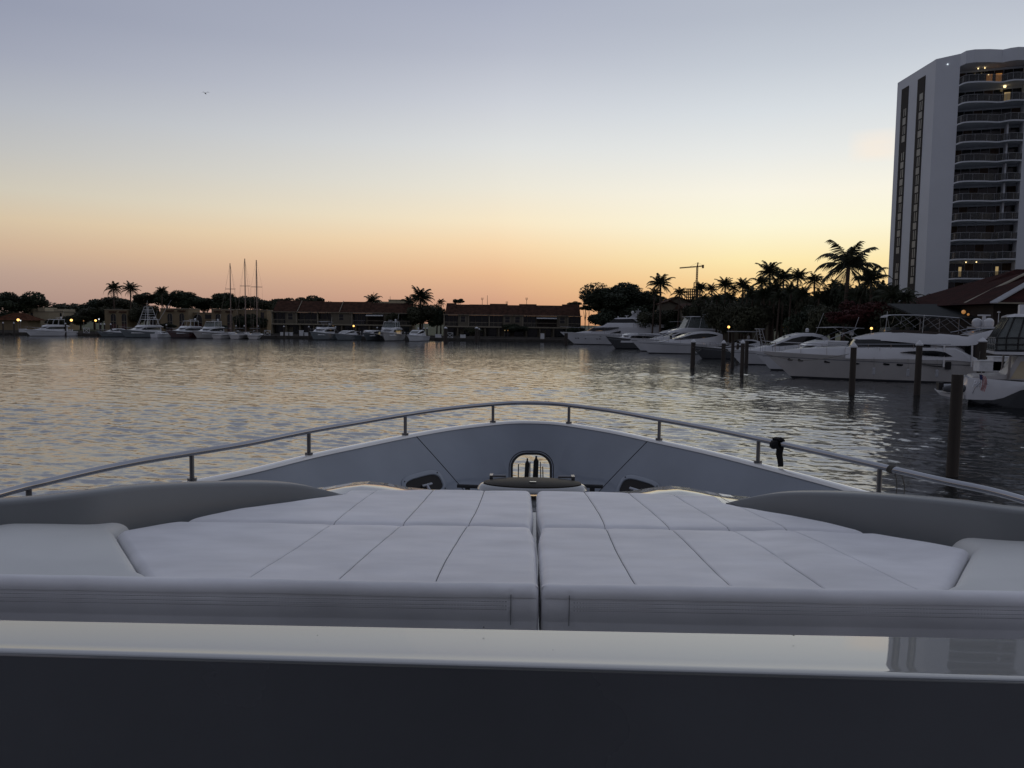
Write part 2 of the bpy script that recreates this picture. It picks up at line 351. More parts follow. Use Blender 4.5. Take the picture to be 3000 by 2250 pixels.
# ------------------------------------------------------------------ vegetation
def crown_mesh(name, seed, n=9000, lobes=18, flat=0.72, leaf=0.05, m=M_leaf, gap=0.55):
    r_ = np.random.default_rng(seed)
    L_ = []
    for i in range(lobes):
        a = r_.uniform(0, 2 * PI); rad = math.sqrt(r_.uniform(0, 1)) * 0.72; h = r_.uniform(-0.45, 0.62) * (1 - 0.55 * rad)
        L_.append((math.cos(a) * rad, math.sin(a) * rad, h * flat, r_.uniform(0.20, 0.40)))
    L_.append((0, 0, 0.0, 0.5))
    v, f = [], []
    for i in range(n):
        cx, cy, cz, lr = L_[r_.integers(len(L_))]
        d = r_.normal(size=3); d /= np.linalg.norm(d); rr = lr * r_.uniform(gap, 1.08) ** 0.6
        c = np.array([cx, cy, cz]) + d * rr * np.array([1, 1, 0.85])
        u = r_.normal(size=3); u /= np.linalg.norm(u); w = np.cross(u, d + 0.4 * r_.normal(size=3)); w /= (np.linalg.norm(w) + 1e-6)
        s_ = leaf * r_.uniform(0.5, 1.3); k = len(v)
        v += [tuple(c - u * s_), tuple(c + w * s_ * 0.6), tuple(c + u * s_), tuple(c - w * s_ * 0.6)]; f.append((k, k + 1, k + 2, k + 3))
    me = bpy.data.meshes.new(name); me.from_pydata(v, [], f); me.materials.append(m); return me
CROWNS = [crown_mesh('crown', 11), crown_mesh('crown', 12, lobes=12, flat=0.9), crown_mesh('crown', 13, m=M_leaf2, lobes=22), crown_mesh('crown', 14, n=7000, lobes=9, flat=0.8, m=M_leaf2)]
CROWN_RED = crown_mesh('crown', 15, n=9000, m=M_redleaf)
CROWN_BIG = crown_mesh('crown', 16, n=26000, lobes=30, leaf=0.035, flat=0.75)
def trunk_mb(h, r0, r1, lean=(0, 0), bend=0.0, n=9):
    m = MB(); pts = []; rr = []
    for i in range(n):
        t = i / (n - 1); pts.append((lean[0] * t + bend * math.sin(t * PI), lean[1] * t, h * t)); rr.append(r0 + (r1 - r0) * t)
    m.tube(pts, rr, 8); return m
def tree(x, y, top, rad, label, kind=0, group=None, zf=0.8, name='broadleaf_tree', z0=None, crown=None, cat='tree'):
    z0 = LZ if z0 is None else z0
    e = empty(name, (x, y, z0), random.uniform(0, 6.28), label=label, cat=cat, group=group)
    rz = rad * zf; cz = max(top - z0 - rz * 0.76, rz * 0.55)
    t = trunk_mb(cz, 0.05 * rad + 0.08, 0.03 * rad + 0.04, (random.uniform(-.3, .3), random.uniform(-.3, .3)))
    for k in range(4):
        a = k * 1.6 + random.random(); t.tube([(0, 0, cz * 0.55), (math.cos(a) * rad * 0.25, math.sin(a) * rad * 0.25, cz * 0.8), (math.cos(a) * rad * 0.5, math.sin(a) * rad * 0.5, cz + rz * 0.15)], [0.03 * rad + .03, 0.02 * rad + .02, 0.01 * rad + .01], 6)
    t.build('trunk', M_trunk, e)
    me = crown or CROWNS[kind % 4]
    c = bpy.data.objects.new('crown', me); COL.objects.link(c); c.parent = e; c.location = (0, 0, cz); c.scale = (rad * 1.3, rad * 1.3, rz * 1.05)
    return e
def frond_mesh(name, seed, nf=28, droop=1.0, lf=0.30):
    r_ = random.Random(seed); m = MB()
    for i in range(nf):
        az_ = i * 2.39996 + r_.uniform(-.25, .25); age = i / (nf - 1)
        e0 = R(84) - age * R(125) + r_.uniform(-.12, .12); Ln = r_.uniform(0.82, 1.08) * (0.85 + 0.2 * math.sin(age * PI))
        pts = []; p = Vector((0, 0, 0)); e_ = e0; ns = 12; dv = r_.uniform(.7, 1.35)
        for k in range(ns + 1):
            pts.append(p.copy()); st = Ln / ns
            p = p + Vector((math.cos(az_) * math.cos(e_), math.sin(az_) * math.cos(e_), math.sin(e_))) * st
            e_ -= (0.045 + 0.15 * (k / ns)) * droop * dv * (1.0 if e_ > -1.2 else 0.2)
        m.tube(pts, [0.013 * (1 - 0.85 * k / ns) for k in range(ns + 1)], 3, cap=False)
        side = Vector((-math.sin(az_), math.cos(az_), 0))
        nl = 34
        for j in range(nl):
            t = 0.10 + 0.90 * j / (nl - 1); k = min(int(t * ns), ns - 1); fr = t * ns - k; q = pts[k].lerp(pts[k + 1], fr); d = (pts[k + 1] - pts[k]).normalized()
            ll = lf * (math.sin(min(1, t * 1.15 + 0.12) * PI * 0.88) * 0.85 + 0.15) * r_.uniform(.8, 1.1)
            for sg in (-1, 1):
                tip = q + (side * sg * 0.62 + d * 0.55 + Vector((0, 0, -0.42 - 0.35 * r_.random()))).normalized() * ll
                wv_ = d * 0.009 + Vector((0, 0, 0.003)); m.add([q - wv_, q + wv_, q.lerp(tip, .5) + wv_ * 1.1 + Vector((0, 0, .012)), tip], [(0, 1, 2, 3)])
    me = bpy.data.meshes.new(name); me.from_pydata(m.v, [], m.f); me.materials.append(M_palm); return me
PALMS = [frond_mesh('crown', 1, 24), frond_mesh('crown', 2, 21, 1.25), frond_mesh('crown', 3, 30, 0.8), frond_mesh('crown', 4, 18, 1.05, 0.36)]
def palm(px, py, rpx, Y, label, kind=0, group=None, base=None, lean=0.0):
    c = P(px, py + rpx * .15, Y=Y); rad = rpx / F * Y * (1.18 if px < 1500 else 1.3); z0 = LZ
    b = Vector((c.x + lean, c.y, z0))
    e = empty('palm_tree', b, 0, label=label, cat='palm tree', group=group)
    t = MB(); h = c.z - z0; n = 10; rr = 0.05 * rad + 0.06
    t.tube([((c.x - b.x) * (i / (n - 1)) ** 1.4, 0, h * i / (n - 1)) for i in range(n)], [rr * (1.5 - 0.6 * min(1, i / 4)) for i in range(n)], 8); t.build('trunk', M_trunk, e)
    k = bpy.data.objects.new('crown', PALMS[kind % 4]); COL.objects.link(k); k.parent = e; k.location = (c.x - b.x, 0, h); k.scale = (rad * random.uniform(.92, 1.1), rad * random.uniform(.92, 1.1), rad * random.uniform(.9, 1.15)); k.rotation_euler = (random.uniform(-.2, .2), random.uniform(-.2, .2), random.uniform(0, 6.28))
    return e

# left and centre skyline trees (top pixel, half-width pixel)
FT = [(42, 848, 62, 232, 1, 'tall dense dark tree at the left edge of the picture above the orange tiled roof'),
      (100, 868, 34, 236, 3, 'smaller loose-crowned tree just right of the tallest left-edge tree'),
      (150, 889, 55, 262, 0, 'low rounded tree behind the pale parapet house'),
      (205, 878, 62, 258, 2, 'broad low tree behind the lamps, left of the two leaning palms'),
      (275, 868, 58, 255, 0, 'low dark tree directly left of the two leaning palms'),
      (352, 862, 54, 252, 2, 'dark bushy tree below the two leaning palms'),
      (425, 856, 34, 246, 3, 'airy see-through tree right of the two leaning palms'),
      (487, 846, 46, 248, 1, 'tall bushy tree over the left half of the ochre house'),
      (545, 848, 52, 250, 0, 'wide domed tree behind the middle of the ochre house'),
      (600, 867, 40, 254, 2, 'lower tree in the dip left of the sailboat masts'),
      (658, 850, 52, 250, 0, 'large domed tree directly behind the left sailboat mast'),
      (725, 862, 42, 254, 1, 'dark tree behind the middle sailboat mast'),
      (785, 872, 40, 254, 2, 'lower tree between the sailboat masts and the tiled town houses'),
      (840, 866, 48, 256, 0, 'rounded tree rising behind the left end of the brown tiled roof'),
      (910, 864, 40, 257, 3, 'knobbly tree above the left part of the brown tiled roof'),
      (960, 879, 30, 257, 2, 'small tree just showing over the brown tiled roof'),
      (1345, 873, 14, 240, 1, 'small round treetop above the left end of the right town house row'),
      (1683, 882, 20, 236, 3, 'small treetop over the right end of the right town house row'),
      (1715, 892, 16, 225, 0, 'little tree between the town houses and the big dark tree')]
for px, py, hw, Y, k, lb in FT:
    c = P(px, py, Y=Y); tree(c.x, c.y, c.z, hw / F * Y, lb, k, group='trees on the far shore skyline', zf=0.85)
# under-storey that closes the view below the crowns
US = [(292, 890, 52, 236, 'dark shrubby tree left of the ochre house with arched windows'), (235, 915, 40, 232, 'dark shrubby tree behind the warm globe lamps'), (425, 885, 34, 229, 'dark tree between the two ochre house wings behind the sport fishing boat'),
      (1195, 892, 30, 224, 'dark shrub tree at the right end of the left town houses'), (1238, 880, 46, 223, 'broad dark tree below the shaggy palm between the town house rows'), (1280, 890, 32, 224, 'dark tree against the left end of the right town house row'),
      (1505, 945, 34, 217, 'large round dark bush in front of the right town houses'), (1390, 958, 24, 216, 'low dark shrub before the left part of the right town houses'), (760, 925, 26, 224, 'dark tree left of the tiled town houses'), (720, 915, 26, 225, 'tree standing behind the sailboat masts, against the ochre wall'),
      (1150, 915, 20, 219, 'small tree before the left town house row above the flybridge boats'),
      (1690, 955, 26, 214, 'low hedge tree beside the bow of the long white yacht'), (20, 905, 40, 226, 'low dark tree under the left-edge tree'), (170, 930, 30, 222, 'dark shrub behind the first moored yacht'), (490, 945, 22, 219, 'low hedge before the ochre house behind the white stern'), (640, 945, 20, 219, 'low hedge before the right ochre wing')]
for px, py, hw, Y, lb in US:
    c = P(px, py, Y=Y); tree(c.x, c.y, c.z, hw / F * Y, lb, random.randrange(4), group='dark shrubs along the far shore', zf=min(1.6, (c.z - LZ) / (hw / F * Y) * .55))
FP = [(333, 842, 30, 234, 'left one of two coconut palms side by side on the left shore', 1), (382, 843, 28, 234, 'right one of two coconut palms side by side on the left shore', 0),
      (474, 852, 22, 238, 'shaggy palm poking out of the tall bushy tree', 2), (1232, 868, 40, 224, 'large shaggy palm between the two town house rows', 2), (1197, 884, 26, 226, 'lower palm left of the large shaggy palm', 1),
      (1092, 880, 30, 232, 'wind-blown palm behind the left town house roof', 3), (1292, 884, 18, 228, 'small palm right of the large shaggy palm', 1)]
for px, py, r_, Y, lb, k in FP: palm(px, py, r_, Y, lb, k, 'palms on the far shore')

# right bank trees
c = P(1822, 822, Y=212); tree(c.x, c.y, c.z, 8.8, 'big spreading dark tree right of the town houses behind the long white yacht', 0, zf=0.8, crown=CROWN_BIG)
c = P(1768, 868, Y=212); tree(c.x, c.y, c.z, 4.2, 'lower shoulder tree left of the big spreading dark tree', 3, zf=.9)
c = P(1885, 862, Y=210); tree(c.x, c.y, c.z, 5.0, 'dark tree against the right flank of the big spreading tree', 1, zf=.8)
RB = [(1790, 905, 60, 206, 0), (1860, 905, 60, 205, 1), (1925, 908, 50, 188, 2), (1985, 914, 48, 187, 0), (2065, 900, 34, 190, 2), (2050, 922, 45, 150, 3), (2110, 892, 46, 172, 0), (2170, 890, 54, 166, 1), (2120, 918, 50, 140, 2), (2230, 880, 54, 158, 0), (2200, 915, 55, 132, 2), (2290, 872, 50, 150, 1),
      (2340, 878, 54, 140, 0), (2290, 925, 60, 138, 3), (2400, 890, 55, 124, 2), (2370, 925, 60, 114, 0), (2450, 880, 50, 120, 1), (2440, 920, 60, 108, 2), (2510, 870, 50, 118, 0), (2585, 868, 55, 112, 1), (2530, 930, 65, 102, 0), (2610, 925, 65, 98, 2), (2665, 875, 50, 112, 3), (2690, 915, 60, 100, 0), (2745, 862, 42, 104, 1)]
WH = ['behind the long white yacht', 'below the big spreading tree', 'left of the gabled house', 'in front of the gabled house', 'beside the gabled house tower', 'behind the glazed flybridge yacht', 'under the first pair of small palms', 'under the third small palm', 'below the beige balconies', 'under the tall palm cluster', 'behind the small canvas-topped boat', 'at the right of the tall palm cluster',
      'between the palm cluster and the tallest palm', 'behind the express cruiser windscreen', 'left of the tallest palm', 'behind the flybridge sedan', 'at the foot of the tallest palm', 'left of the red blossom tree', 'right under the tallest palm crown', 'under the palm beside the tower', 'behind the bow of the large cruiser', 'behind the bimini of the large cruiser', 'at the foot of the white tower', 'in front of the white tower foot', 'above the left corner of the red roof']
for (px, py, hw, Y, k), w in zip(RB, WH):
    c = P(px, py - (44 if 2000 < px < 2640 and py < 930 else 12), Y=Y); rad = hw / F * Y; tree(c.x, c.y, c.z, rad, 'dark bushy tree ' + w, k, group='trees on the right bank', zf=min(1.7, max(.8, (c.z - LZ) / rad * .55)))
c = P(2532, 868, Y=100); tree(c.x, c.y, c.z, 3.0, 'dark red flowering bougainvillea tree behind the large cruiser', crown=CROWN_RED, name='bougainvillea_tree', zf=1.0)
c = P(2478, 905, Y=98); tree(c.x, c.y, c.z, 1.7, 'smaller red flowering shrub left of the large red tree', crown=CROWN_RED, name='bougainvillea_tree', zf=0.8)
RP = [(1935, 828, 36, 182, 0, 'coconut palm with visible trunk right of the big spreading tree'), (1918, 858, 22, 184, 1, 'lower shaggy palm just left of the trunked coconut palm'), (1992, 856, 26, 180, 1, 'small drooping palm left of the construction frame'), (2052, 842, 22, 160, 2, 'small palm just right of the construction crane mast'),
      (2085, 846, 20, 156, 0, 'second small palm right of the crane'), (2125, 832, 27, 150, 2, 'third small palm right of the crane, slightly taller'), (2150, 845, 20, 148, 1, 'narrow palm between the third and fourth small palms'), (2176, 832, 27, 146, 0, 'fourth palm, domed, left of the tall palm cluster'),
      (2255, 795, 36, 138, 2, 'tallest palm of the dense palm cluster in the middle right'), (2232, 825, 32, 136, 1, 'left palm of the dense palm cluster'), (2296, 812, 32, 136, 0, 'right palm of the dense palm cluster'), (2270, 845, 34, 132, 2, 'lower palm inside the dense palm cluster'), (2338, 808, 30, 130, 2, 'feathery palm right of the dense palm cluster'),
      (2386, 820, 32, 126, 1, 'palm with upright fronds left of the tallest palm'), (2318, 850, 30, 126, 0, 'low palm between the cluster and the feathery palm'), (2430, 855, 34, 120, 3, 'low palm beneath the left fronds of the tallest palm'), (2475, 850, 26, 118, 2, 'short palm behind the trunk of the tallest palm'),
      (2486, 772, 80, 112, 3, 'tallest coconut palm with long arching fronds against the yellow sky'), (2552, 818, 56, 104, 1, 'big leaning palm right of the tallest palm'), (2612, 868, 46, 98, 3, 'dark palm crossing the lower left corner of the white tower'), (2655, 868, 36, 97, 1, 'low palm in front of the white tower wall'),
      (2062, 872, 24, 150, 1, 'low drooping palm under the crane'), (2140, 872, 26, 142, 3, 'low palm between the small palms, behind the canvas boat'), (2190, 848, 26, 144, 1, 'lower palm right of the domed fourth palm'),
      (2238, 862, 30, 132, 2, 'palm in the lower left of the dense cluster'), (2285, 868, 32, 128, 1, 'palm in the lower right of the dense cluster'), (2350, 860, 30, 124, 2, 'low palm under the feathery palm'), (2400, 868, 32, 120, 0, 'low palm under the upright-fronded palm'),
      (2448, 835, 28, 120, 1, 'slender palm between the upright-fronded and the tallest palm'), (2520, 862, 34, 110, 2, 'low palm right of the tallest palm trunk'), (2585, 850, 36, 102, 0, 'low palm behind the big leaning palm'), (2205, 862, 30, 134, 0, 'low palm at the left foot of the dense palm cluster'), (2100, 875, 28, 142, 1, 'low palm below the small palms near the crane')]
for px, py, r_, Y, k, lb in RP: palm(px, py, r_, Y, lb, k, 'palms on the right bank', lean=random.uniform(-.4, .4))

# ------------------------------------------------------------------ far shore houses
def wx(px, Y, py=940): return P(px, py, Y=Y).x
def wz(px, py, Y): return P(px, py, Y=Y).z
def town_row(label, x0, x1, Y, eave_py, bays, ridge_steps, base_px):
    """bays: (px0, px1, kind) upper floor"""
    X0, X1 = wx(x0, Y), wx(x1, Y); ze = wz(base_px, eave_py, Y); zf = LZ + (ze - LZ) * 0.46
    e = empty('town_house_row', ((X0 + X1) / 2, Y, LZ), label=label, cat='town houses'); ox = (X0 + X1) / 2
    w = MB(); w.box(X0 - ox, X1 - ox, 1.6, 9, 0, ze - LZ)                                    # back body
    for a, b, k in bays:                                                                # solid fronts
        xa, xb = wx(a, Y) - ox, wx(b, Y) - ox
        if k in 'wd': w.box(xa, xb, 0, 1.598, zf - LZ + 0.15, ze - LZ - 0.002)
    w.build('wall', M_stucco, e)
    s = MB(); s.box(X0 - ox - 0.1, X1 - ox + 0.1, -0.25, 1.597, zf - LZ - 0.2, zf - LZ + 0.148); s.build('floor_band', M_trim, e)
    s = MB(); s.box(X0 - ox - 0.2, X1 - ox + 0.2, -0.45, 0.1, ze - LZ, ze - LZ + 0.22); s.build('eave_fascia', M_trim, e)
    for i, (a, b, rp) in enumerate(ridge_steps):                                          # roof pieces, stepped ridge
        xa, xb = wx(a, Y) - ox, wx(b, Y) - ox; zr = wz((a + b) / 2, rp, Y + 4.5) - LZ; zb = ze - LZ + 0.1 + 0.01 * (i % 2)
        r_ = MB(); r_.prism([(-0.5 - 0.01 * (i % 2), zb), (4.5, zr), (9.5, zb)], xa + 0.002, xb - 0.002, axis='x'); ro = r_.build('roof', M_tile, e)
        if (i in (1, 3) and x0 < 1000):
            t = MB(); t.tube([(xa, -0.5, zb + .1), (xa + .1, 4.4, zr + .12)], 0.09, 6); t.build('ridge_flashing', M_trim, ro)
    for a, b, k in bays:
        xa, xb = wx(a, Y) - ox, wx(b, Y) - ox; m_ = (xa + xb) / 2
        if k == 'b' or k == 'B':
            bl = MB(); bl.box(xa + .15, xb - .15, 1.40, 1.59, zf - LZ + .15, ze - LZ - 0.15); bo = bl.build('balcony', M_wglass, e)
            rl_ = MB()
            rl_.box(xa, xb, -0.05, 0.03, zf - LZ + 1.15, zf - LZ + 1.25)
            for q in range(int((xb - xa) / 0.35)): rl_.box(xa + .1 + q * .35, xa + .14 + q * .35, -0.03, 0.01, zf - LZ + .15, zf - LZ + 1.15)
            rl_.build('railing', M_trim if k == 'b' else M_dsteel, bo)
            ps = MB(); ps.box(xa - .12, xa + .12, -0.1, 1.39, zf - LZ + .15, ze - LZ - .001); ps.build('post', M_trim, bo)
            mu = MB()
            for q in (.33, .66): mu.box(xa + (xb - xa) * q - .06, xa + (xb - xa) * q + .06, 1.3, 1.41, zf - LZ + .15, ze - LZ - .16)
            mu.build('door_frame', M_stucco, bo)
        if k == 'a' or k == 'A':
            bl = MB(); bl.box(xa + .15, xb - .15, 1.40, 1.59, zf - LZ + .15, ze - LZ - 0.3); bo = bl.build('balcony', M_interior, e)
            aw = MB(); aw.prism([(-1.0, ze - LZ - 0.75), (-1.0, ze - LZ - .68), (1.3, ze - LZ - .02), (1.3, ze - LZ - .12)], xa, xb, axis='x'); aw.build('awning', M_white, bo)
            rl_ = MB(); rl_.box(xa, xb, -0.05, 0.03, zf - LZ + 1.15, zf - LZ + 1.25); rl_.build('railing', M_trim, bo)
        if k == 'w':
            wn = MB(); wn.box(m_ - .65, m_ + .65, -0.04, 0.02, zf - LZ + 1.3, ze - LZ - .35); wo = wn.build('window', M_wglass, e)
            fr = MB(); fr.box(m_ - .75, m_ - .651, -.07, 0, zf - LZ + 1.2, ze - LZ - .25); fr.box(m_ + .651, m_ + .75, -.07, 0, zf - LZ + 1.2, ze - LZ - .25); fr.box(m_ - .65, m_ + .65, -.07, 0, zf - LZ + 2.0, zf - LZ + 2.06); fr.build('frame', M_trim, wo)
    # ground floor: dark doors between pale piers
    nb = int((X1 - X0) / 3.6)
    for i in range(nb):
        xa = X0 - ox + (X1 - X0) / nb * i
        p_ = MB(); p_.box(xa - .18, xa + .18, -0.02, 1.59, 0, zf - LZ - .202); p_.build('pier', M_stucco, e)
        d_ = MB(); d_.box(xa + .35, xa + 3.1, 1.45, 1.596, 0.02, zf - LZ - .4); do = d_.build('patio_door', M_wglass, e)
        if i % 3 == 1:
            pl = MB(); pl.box(xa + .5, xa + 1.6, 1.3, 1.449, 0, 1.9); pl.build('panel', M_stucco, do)
    return e
town_row('left row of two storey beige town houses with brown tiled roof on the far shore', 797, 1205, 220, 917, 
         [(797, 835, 'b'), (836, 866, 'w'), (868, 928, 'b'), (930, 968, 'b'), (970, 1030, 'w'), (1031, 1070, 'B'), (1073, 1123, 'a'), (1124, 1160, 'w'), (1161, 1203, 'b')],
         [(800, 872, 880), (872, 935, 882), (935, 995, 884), (995, 1080, 884), (1080, 1203, 888)], 1000)
town_row('right row of two storey beige town houses with stepped brown tiled roof', 1301, 1703, 218, 925,
         [(1301, 1341, 'b'), (1342, 1371, 'w'), (1373, 1431, 'b'), (1433, 1472, 'b'), (1473, 1500, 'w'), (1501, 1531, 'w'), (1532, 1571, 'b'), (1572, 1631, 'a'), (1632, 1663, 'w'), (1664, 1702, 'b')],
         [(1304, 1333, 888), (1333, 1372, 892), (1372, 1433, 892), (1433, 1486, 890), (1486, 1520, 894), (1520, 1572, 891), (1572, 1648, 895), (1648, 1700, 892)], 1500)

def arch_poly(x0, x1, z0, z1, n=8):
    r_ = (x1 - x0) / 2; m_ = (x0 + x1) / 2
    return [(x0, z0), (x1, z0)] + [(m_ + r_ * math.cos(PI * i / n), z1 - r_ + r_ * math.sin(PI * i / n)) for i in range(n + 1)]
def med_house(label, x0, x1, top, Y, arches, m=M_yellow, tiles=(), doors=()):
    X0, X1 = wx(x0, Y), wx(x1, Y); ox = (X0 + X1) / 2; zt = wz((x0 + x1) / 2, top, Y) - LZ
    e = empty('stucco_house', (ox, Y, LZ), label=label, cat='house')
    w = MB(); w.box(X0 - ox, X1 - ox, 0, 8, 0, zt); w.build('wall', m, e)
    c = MB(); c.box(X0 - ox - .12, X1 - ox + .12, -.12, 8.12, zt + 0.001, zt + .18); c.build('parapet_coping', M_trim, e)
    for a, b, t in arches:
        xa, xb = wx(a, Y) - ox, wx(b, Y) - ox; za = wz(a, t, Y) - LZ
        g_ = MB(); g_.prism(arch_poly(xa, xb, 0.3, za), -0.03, 0.05); wo = g_.build('arched_window', M_wglass, e)
        f_ = MB(); f_.tube([(x, -.06, z) for x, z in arch_poly(xa - .05, xb + .05, 0.3, za + .05)[1:]] , 0.07, 5); f_.box((xa + xb) / 2 - .04, (xa + xb) / 2 + .04, -.08, -.031, .3, za - .1); f_.box(xa, xb, -.079, -.032, za * .55, za * .55 + .08); f_.build('frame', M_trim, wo)
        s_ = MB(); s_.box(xa + .05, xb - .05, -.075, -.034, .35, za * .42); s_.build('door_panel', M_maroon, wo)
    for a, b in tiles:
        xa, xb = wx(a, Y) - ox, wx(b, Y) - ox
        t_ = MB(); t_.prism([(-.55, zt - .75), (-.55, zt - .68), (.0, zt - .35), (.0, zt - .5)], xa, xb, axis='x'); t_.build('tile_canopy', M_tile, e)
    for a, b, y0, y1 in doors:
        xa, xb = wx(a, Y) - ox, wx(b, Y) - ox
        d_ = MB(); d_.box(xa, xb, -.04, .02, wz(a, y1, Y) - LZ, wz(a, y0, Y) - LZ); d_.build('window', M_wglass, e)
    return e
med_house('ochre stucco house with two arched windows left of the sport fishing boat', 307, 374, 908, 226, [(325, 340, 919), (357, 371, 919)], tiles=[(320, 342), (350, 372)])
med_house('ochre stucco house wing with two arched windows behind the sport fishing boat and white yacht', 470, 553, 905, 226, [(491, 505, 918), (526, 540, 918)], tiles=[(487, 511), (521, 545)])
med_house('ochre link wing with a broad dark arch between two taller ochre wings', 553, 620, 917, 229, [(567, 592, 921)], doors=[(601, 619, 921, 934)])
med_house('ochre stucco house wing with two arched windows right of the broad dark arch', 620, 692, 907, 226, [(632, 646, 920), (666, 681, 920)], tiles=[(628, 650), (661, 683)])
med_house('ochre stucco house behind the three sailboat masts', 693, 782, 909, 228, [], doors=[(701, 708, 920, 936), (715, 722, 920, 936), (764, 774, 915, 945)])
med_house('ochre side wing partly hidden by the outriggers of the sport fishing boat', 437, 470, 914, 230, [(441, 456, 920)])
e = med_house('pale beige house with stepped parapets above the first moored yacht', 80, 188, 914, 234, [], m=M_pale, doors=[(90, 97, 916, 928), (176, 181, 917, 927)])
for a, b, t in ((80, 103, 903), (113, 134, 901), (160, 188, 905)):
    q = MB(); ox = e.location.x; zz = wz(a, 914, 234) - LZ; q.box(wx(a, 234) - ox, wx(b, 234) - ox, -.2, 6, zz + .19, wz(a, t, 234) - LZ); q.build('parapet', M_pale, e)
# orange roofed pavilion far left
e = empty('pavilion', (wx(45, 222), 222, LZ), label='low pavilion with faded orange tiled roof under the left-edge tree', cat='pavilion')
q = MB(); q.box(-5.5, 3.5, 0, 6, 0, 2.8); q.build('wall', M_yellow, e)
q = MB(); zz = wz(45, 916, 222) - LZ
q.add([(-6.5, -1, 2.8), (4.8, -1, 2.8), (4.8, 7, 2.8), (-6.5, 7, 2.8), (-2.5, 3, zz), (.5, 3, zz)], [(0, 1, 5, 4), (1, 2, 5), (2, 3, 4, 5), (3, 0, 4), (3, 2, 1, 0)]); q.build('roof', M_tile3, e)

# gabled house and beige apartment block on the right bank
e = empty('gabled_house', (wx(1990, 196), 196, LZ), label='beige house with two brown gables and a little open belfry behind the palms', cat='house')
def LX(px, Y=196): return wx(px, Y) - e.location.x
def LZZ(px, py, Y=196): return wz(px, py, Y) - LZ
q = MB(); q.prism([(LX(1940), 0), (LX(2040), 0), (LX(2040), LZZ(2040, 893)), (LX(1985), LZZ(1985, 872)), (LX(1940), LZZ(1940, 890))], 0, 9); q.build('wall', M_stucco, e)
q = MB(); q.prism([(LX(1936), LZZ(1936, 891)), (LX(1985), LZZ(1985, 870.5)), (LX(2048), LZZ(2048, 896)), (LX(2048), LZZ(2048, 892.5)), (LX(1985), LZZ(1985, 867.5)), (LX(1936), LZZ(1936, 888.5))], -.4, 9.4); q.build('roof', M_tile, e)
q = MB(); q.prism([(LX(1925), 0), (LX(1980), 0), (LX(1980), LZZ(1980, 897)), (LX(1948), LZZ(1948, 885)), (LX(1925), LZZ(1925, 893))], -5, -.41); q.build('porch', M_stucco, e)
q = MB(); q.prism([(LX(1922), LZZ(1922, 893.5)), (LX(1948), LZZ(1948, 884.5)), (LX(1986), LZZ(1986, 899)), (LX(1986), LZZ(1986, 896)), (LX(1948), LZZ(1948, 881.5)), (LX(1922), LZZ(1922, 891))], -5.4, -.42); q.build('porch_roof', M_tile, e)
q = MB(); bz = LZZ(1992, 876); x_ = LX(1988)
for dx in (0, .75): q.box(x_ + dx, x_ + dx + .12, .5, .7, bz - 1.2, bz + .35)
q.box(x_ - .1, x_ + .97, .4, .8, bz + .35, bz + .45); q.build('belfry', M_trim, e)
e = empty('apartment_block', (wx(2140, 178), 178, LZ), label='beige apartment block with brown roof and balconies half hidden by the small palms', cat='building')
q = MB(); q.box(LX(2010, 178), LX(2270, 178), 0, 10, 0, LZZ(2140, 906, 178)); q.build('wall', M_stucco, e)
q = MB(); zt = LZZ(2140, 906, 178); q.prism([(-.8, zt), (5, zt + 1.3), (10.8, zt)], LX(2000, 178), LX(2278, 178), axis='x'); q.build('roof', M_tile, e)
for i, (a, b) in enumerate(((2028, 2062), (2110, 2160), (2180, 2222))):
    for z1, z2 in ((LZZ(a, 926, 178), LZZ(a, 909, 178)),  (LZZ(a, 955, 178), LZZ(a, 932, 178))):
        q = MB(); q.box(LX(a, 178), LX(b, 178), -.05, .05, z1, z2); bo = q.build('balcony', M_dark, e)
        q = MB(); q.box(LX(a, 178) - .1, LX(b, 178) + .1, -.9, -.06, z1 - .15, z1); q.box(LX(a, 178) - .1, LX(b, 178) + .1, -.9, -.84, z1 + .85, z1 + .93); q.build('railing', M_trim, bo)
q = MB(); q.box(LX(2164, 178), LX(2169, 178), -.06, -.01, LZZ(2164, 942, 178), LZZ(2164, 931, 178)); q.build('window', M_warmdim, e)

# ------------------------------------------------------------------ distant frame building, crane, masts, bird
def cpt(px, py, Y): return P(px, py, Y=Y)
Yc = 900
e = empty('construction_frame', (wx(2030, Yc), Yc, 0), label='unfinished concrete building frame below the tower crane', cat='building')
q = MB(); a = cpt(2014, 845, Yc); b = cpt(2056, 880, Yc); X0 = a.x - e.location.x; X1 = b.x - e.location.x
for k in range(4):
    z_ = a.z - k * 3.2; q.box(X0, X1, 0, 14, z_ - .5, z_)
for k in range(9):
    x_ = X0 + (X1 - X0) * k / 8; q.box(x_ - .35, x_ + .35, 0.2, .9, 0, a.z - .1); q.box(x_ - .35, x_ + .35, 13, 13.8, 0, a.z - .1)
q.box(X0, X1, -.02, 14.1, 0, a.z - 12); q.build('frame', M_dark, e)
q = MB(); t = cpt(2035, 828, Yc); q.box(t.x - e.location.x - .5, t.x - e.location.x + .5, 2, 3, a.z - 1, t.z); q.build('hoist_mast', M_crane, e)
def lattice(m, p0, p1, w, n, r_):
    p0, p1 = Vector(p0), Vector(p1); d = (p1 - p0).normalized(); u = d.cross(Vector((0, 1, 0))).normalized(); v = Vector((0, 1, 0))
    cs = [u * w + v * w, -u * w + v * w, -u * w - v * w, u * w - v * w]
    for c_ in cs: m.tube([p0 + c_, p1 + c_], r_, 4)
    for i in range(n):
        q0, q1 = p0.lerp(p1, i / n), p0.lerp(p1, (i + 1) / n)
        for j in range(4):
            m.tube([q0 + cs[j], q1 + cs[(j + 1) % 4]], r_ * .7, 4); m.tube([q0 + cs[j], q0 + cs[(j + 1) % 4]], r_ * .6, 4)
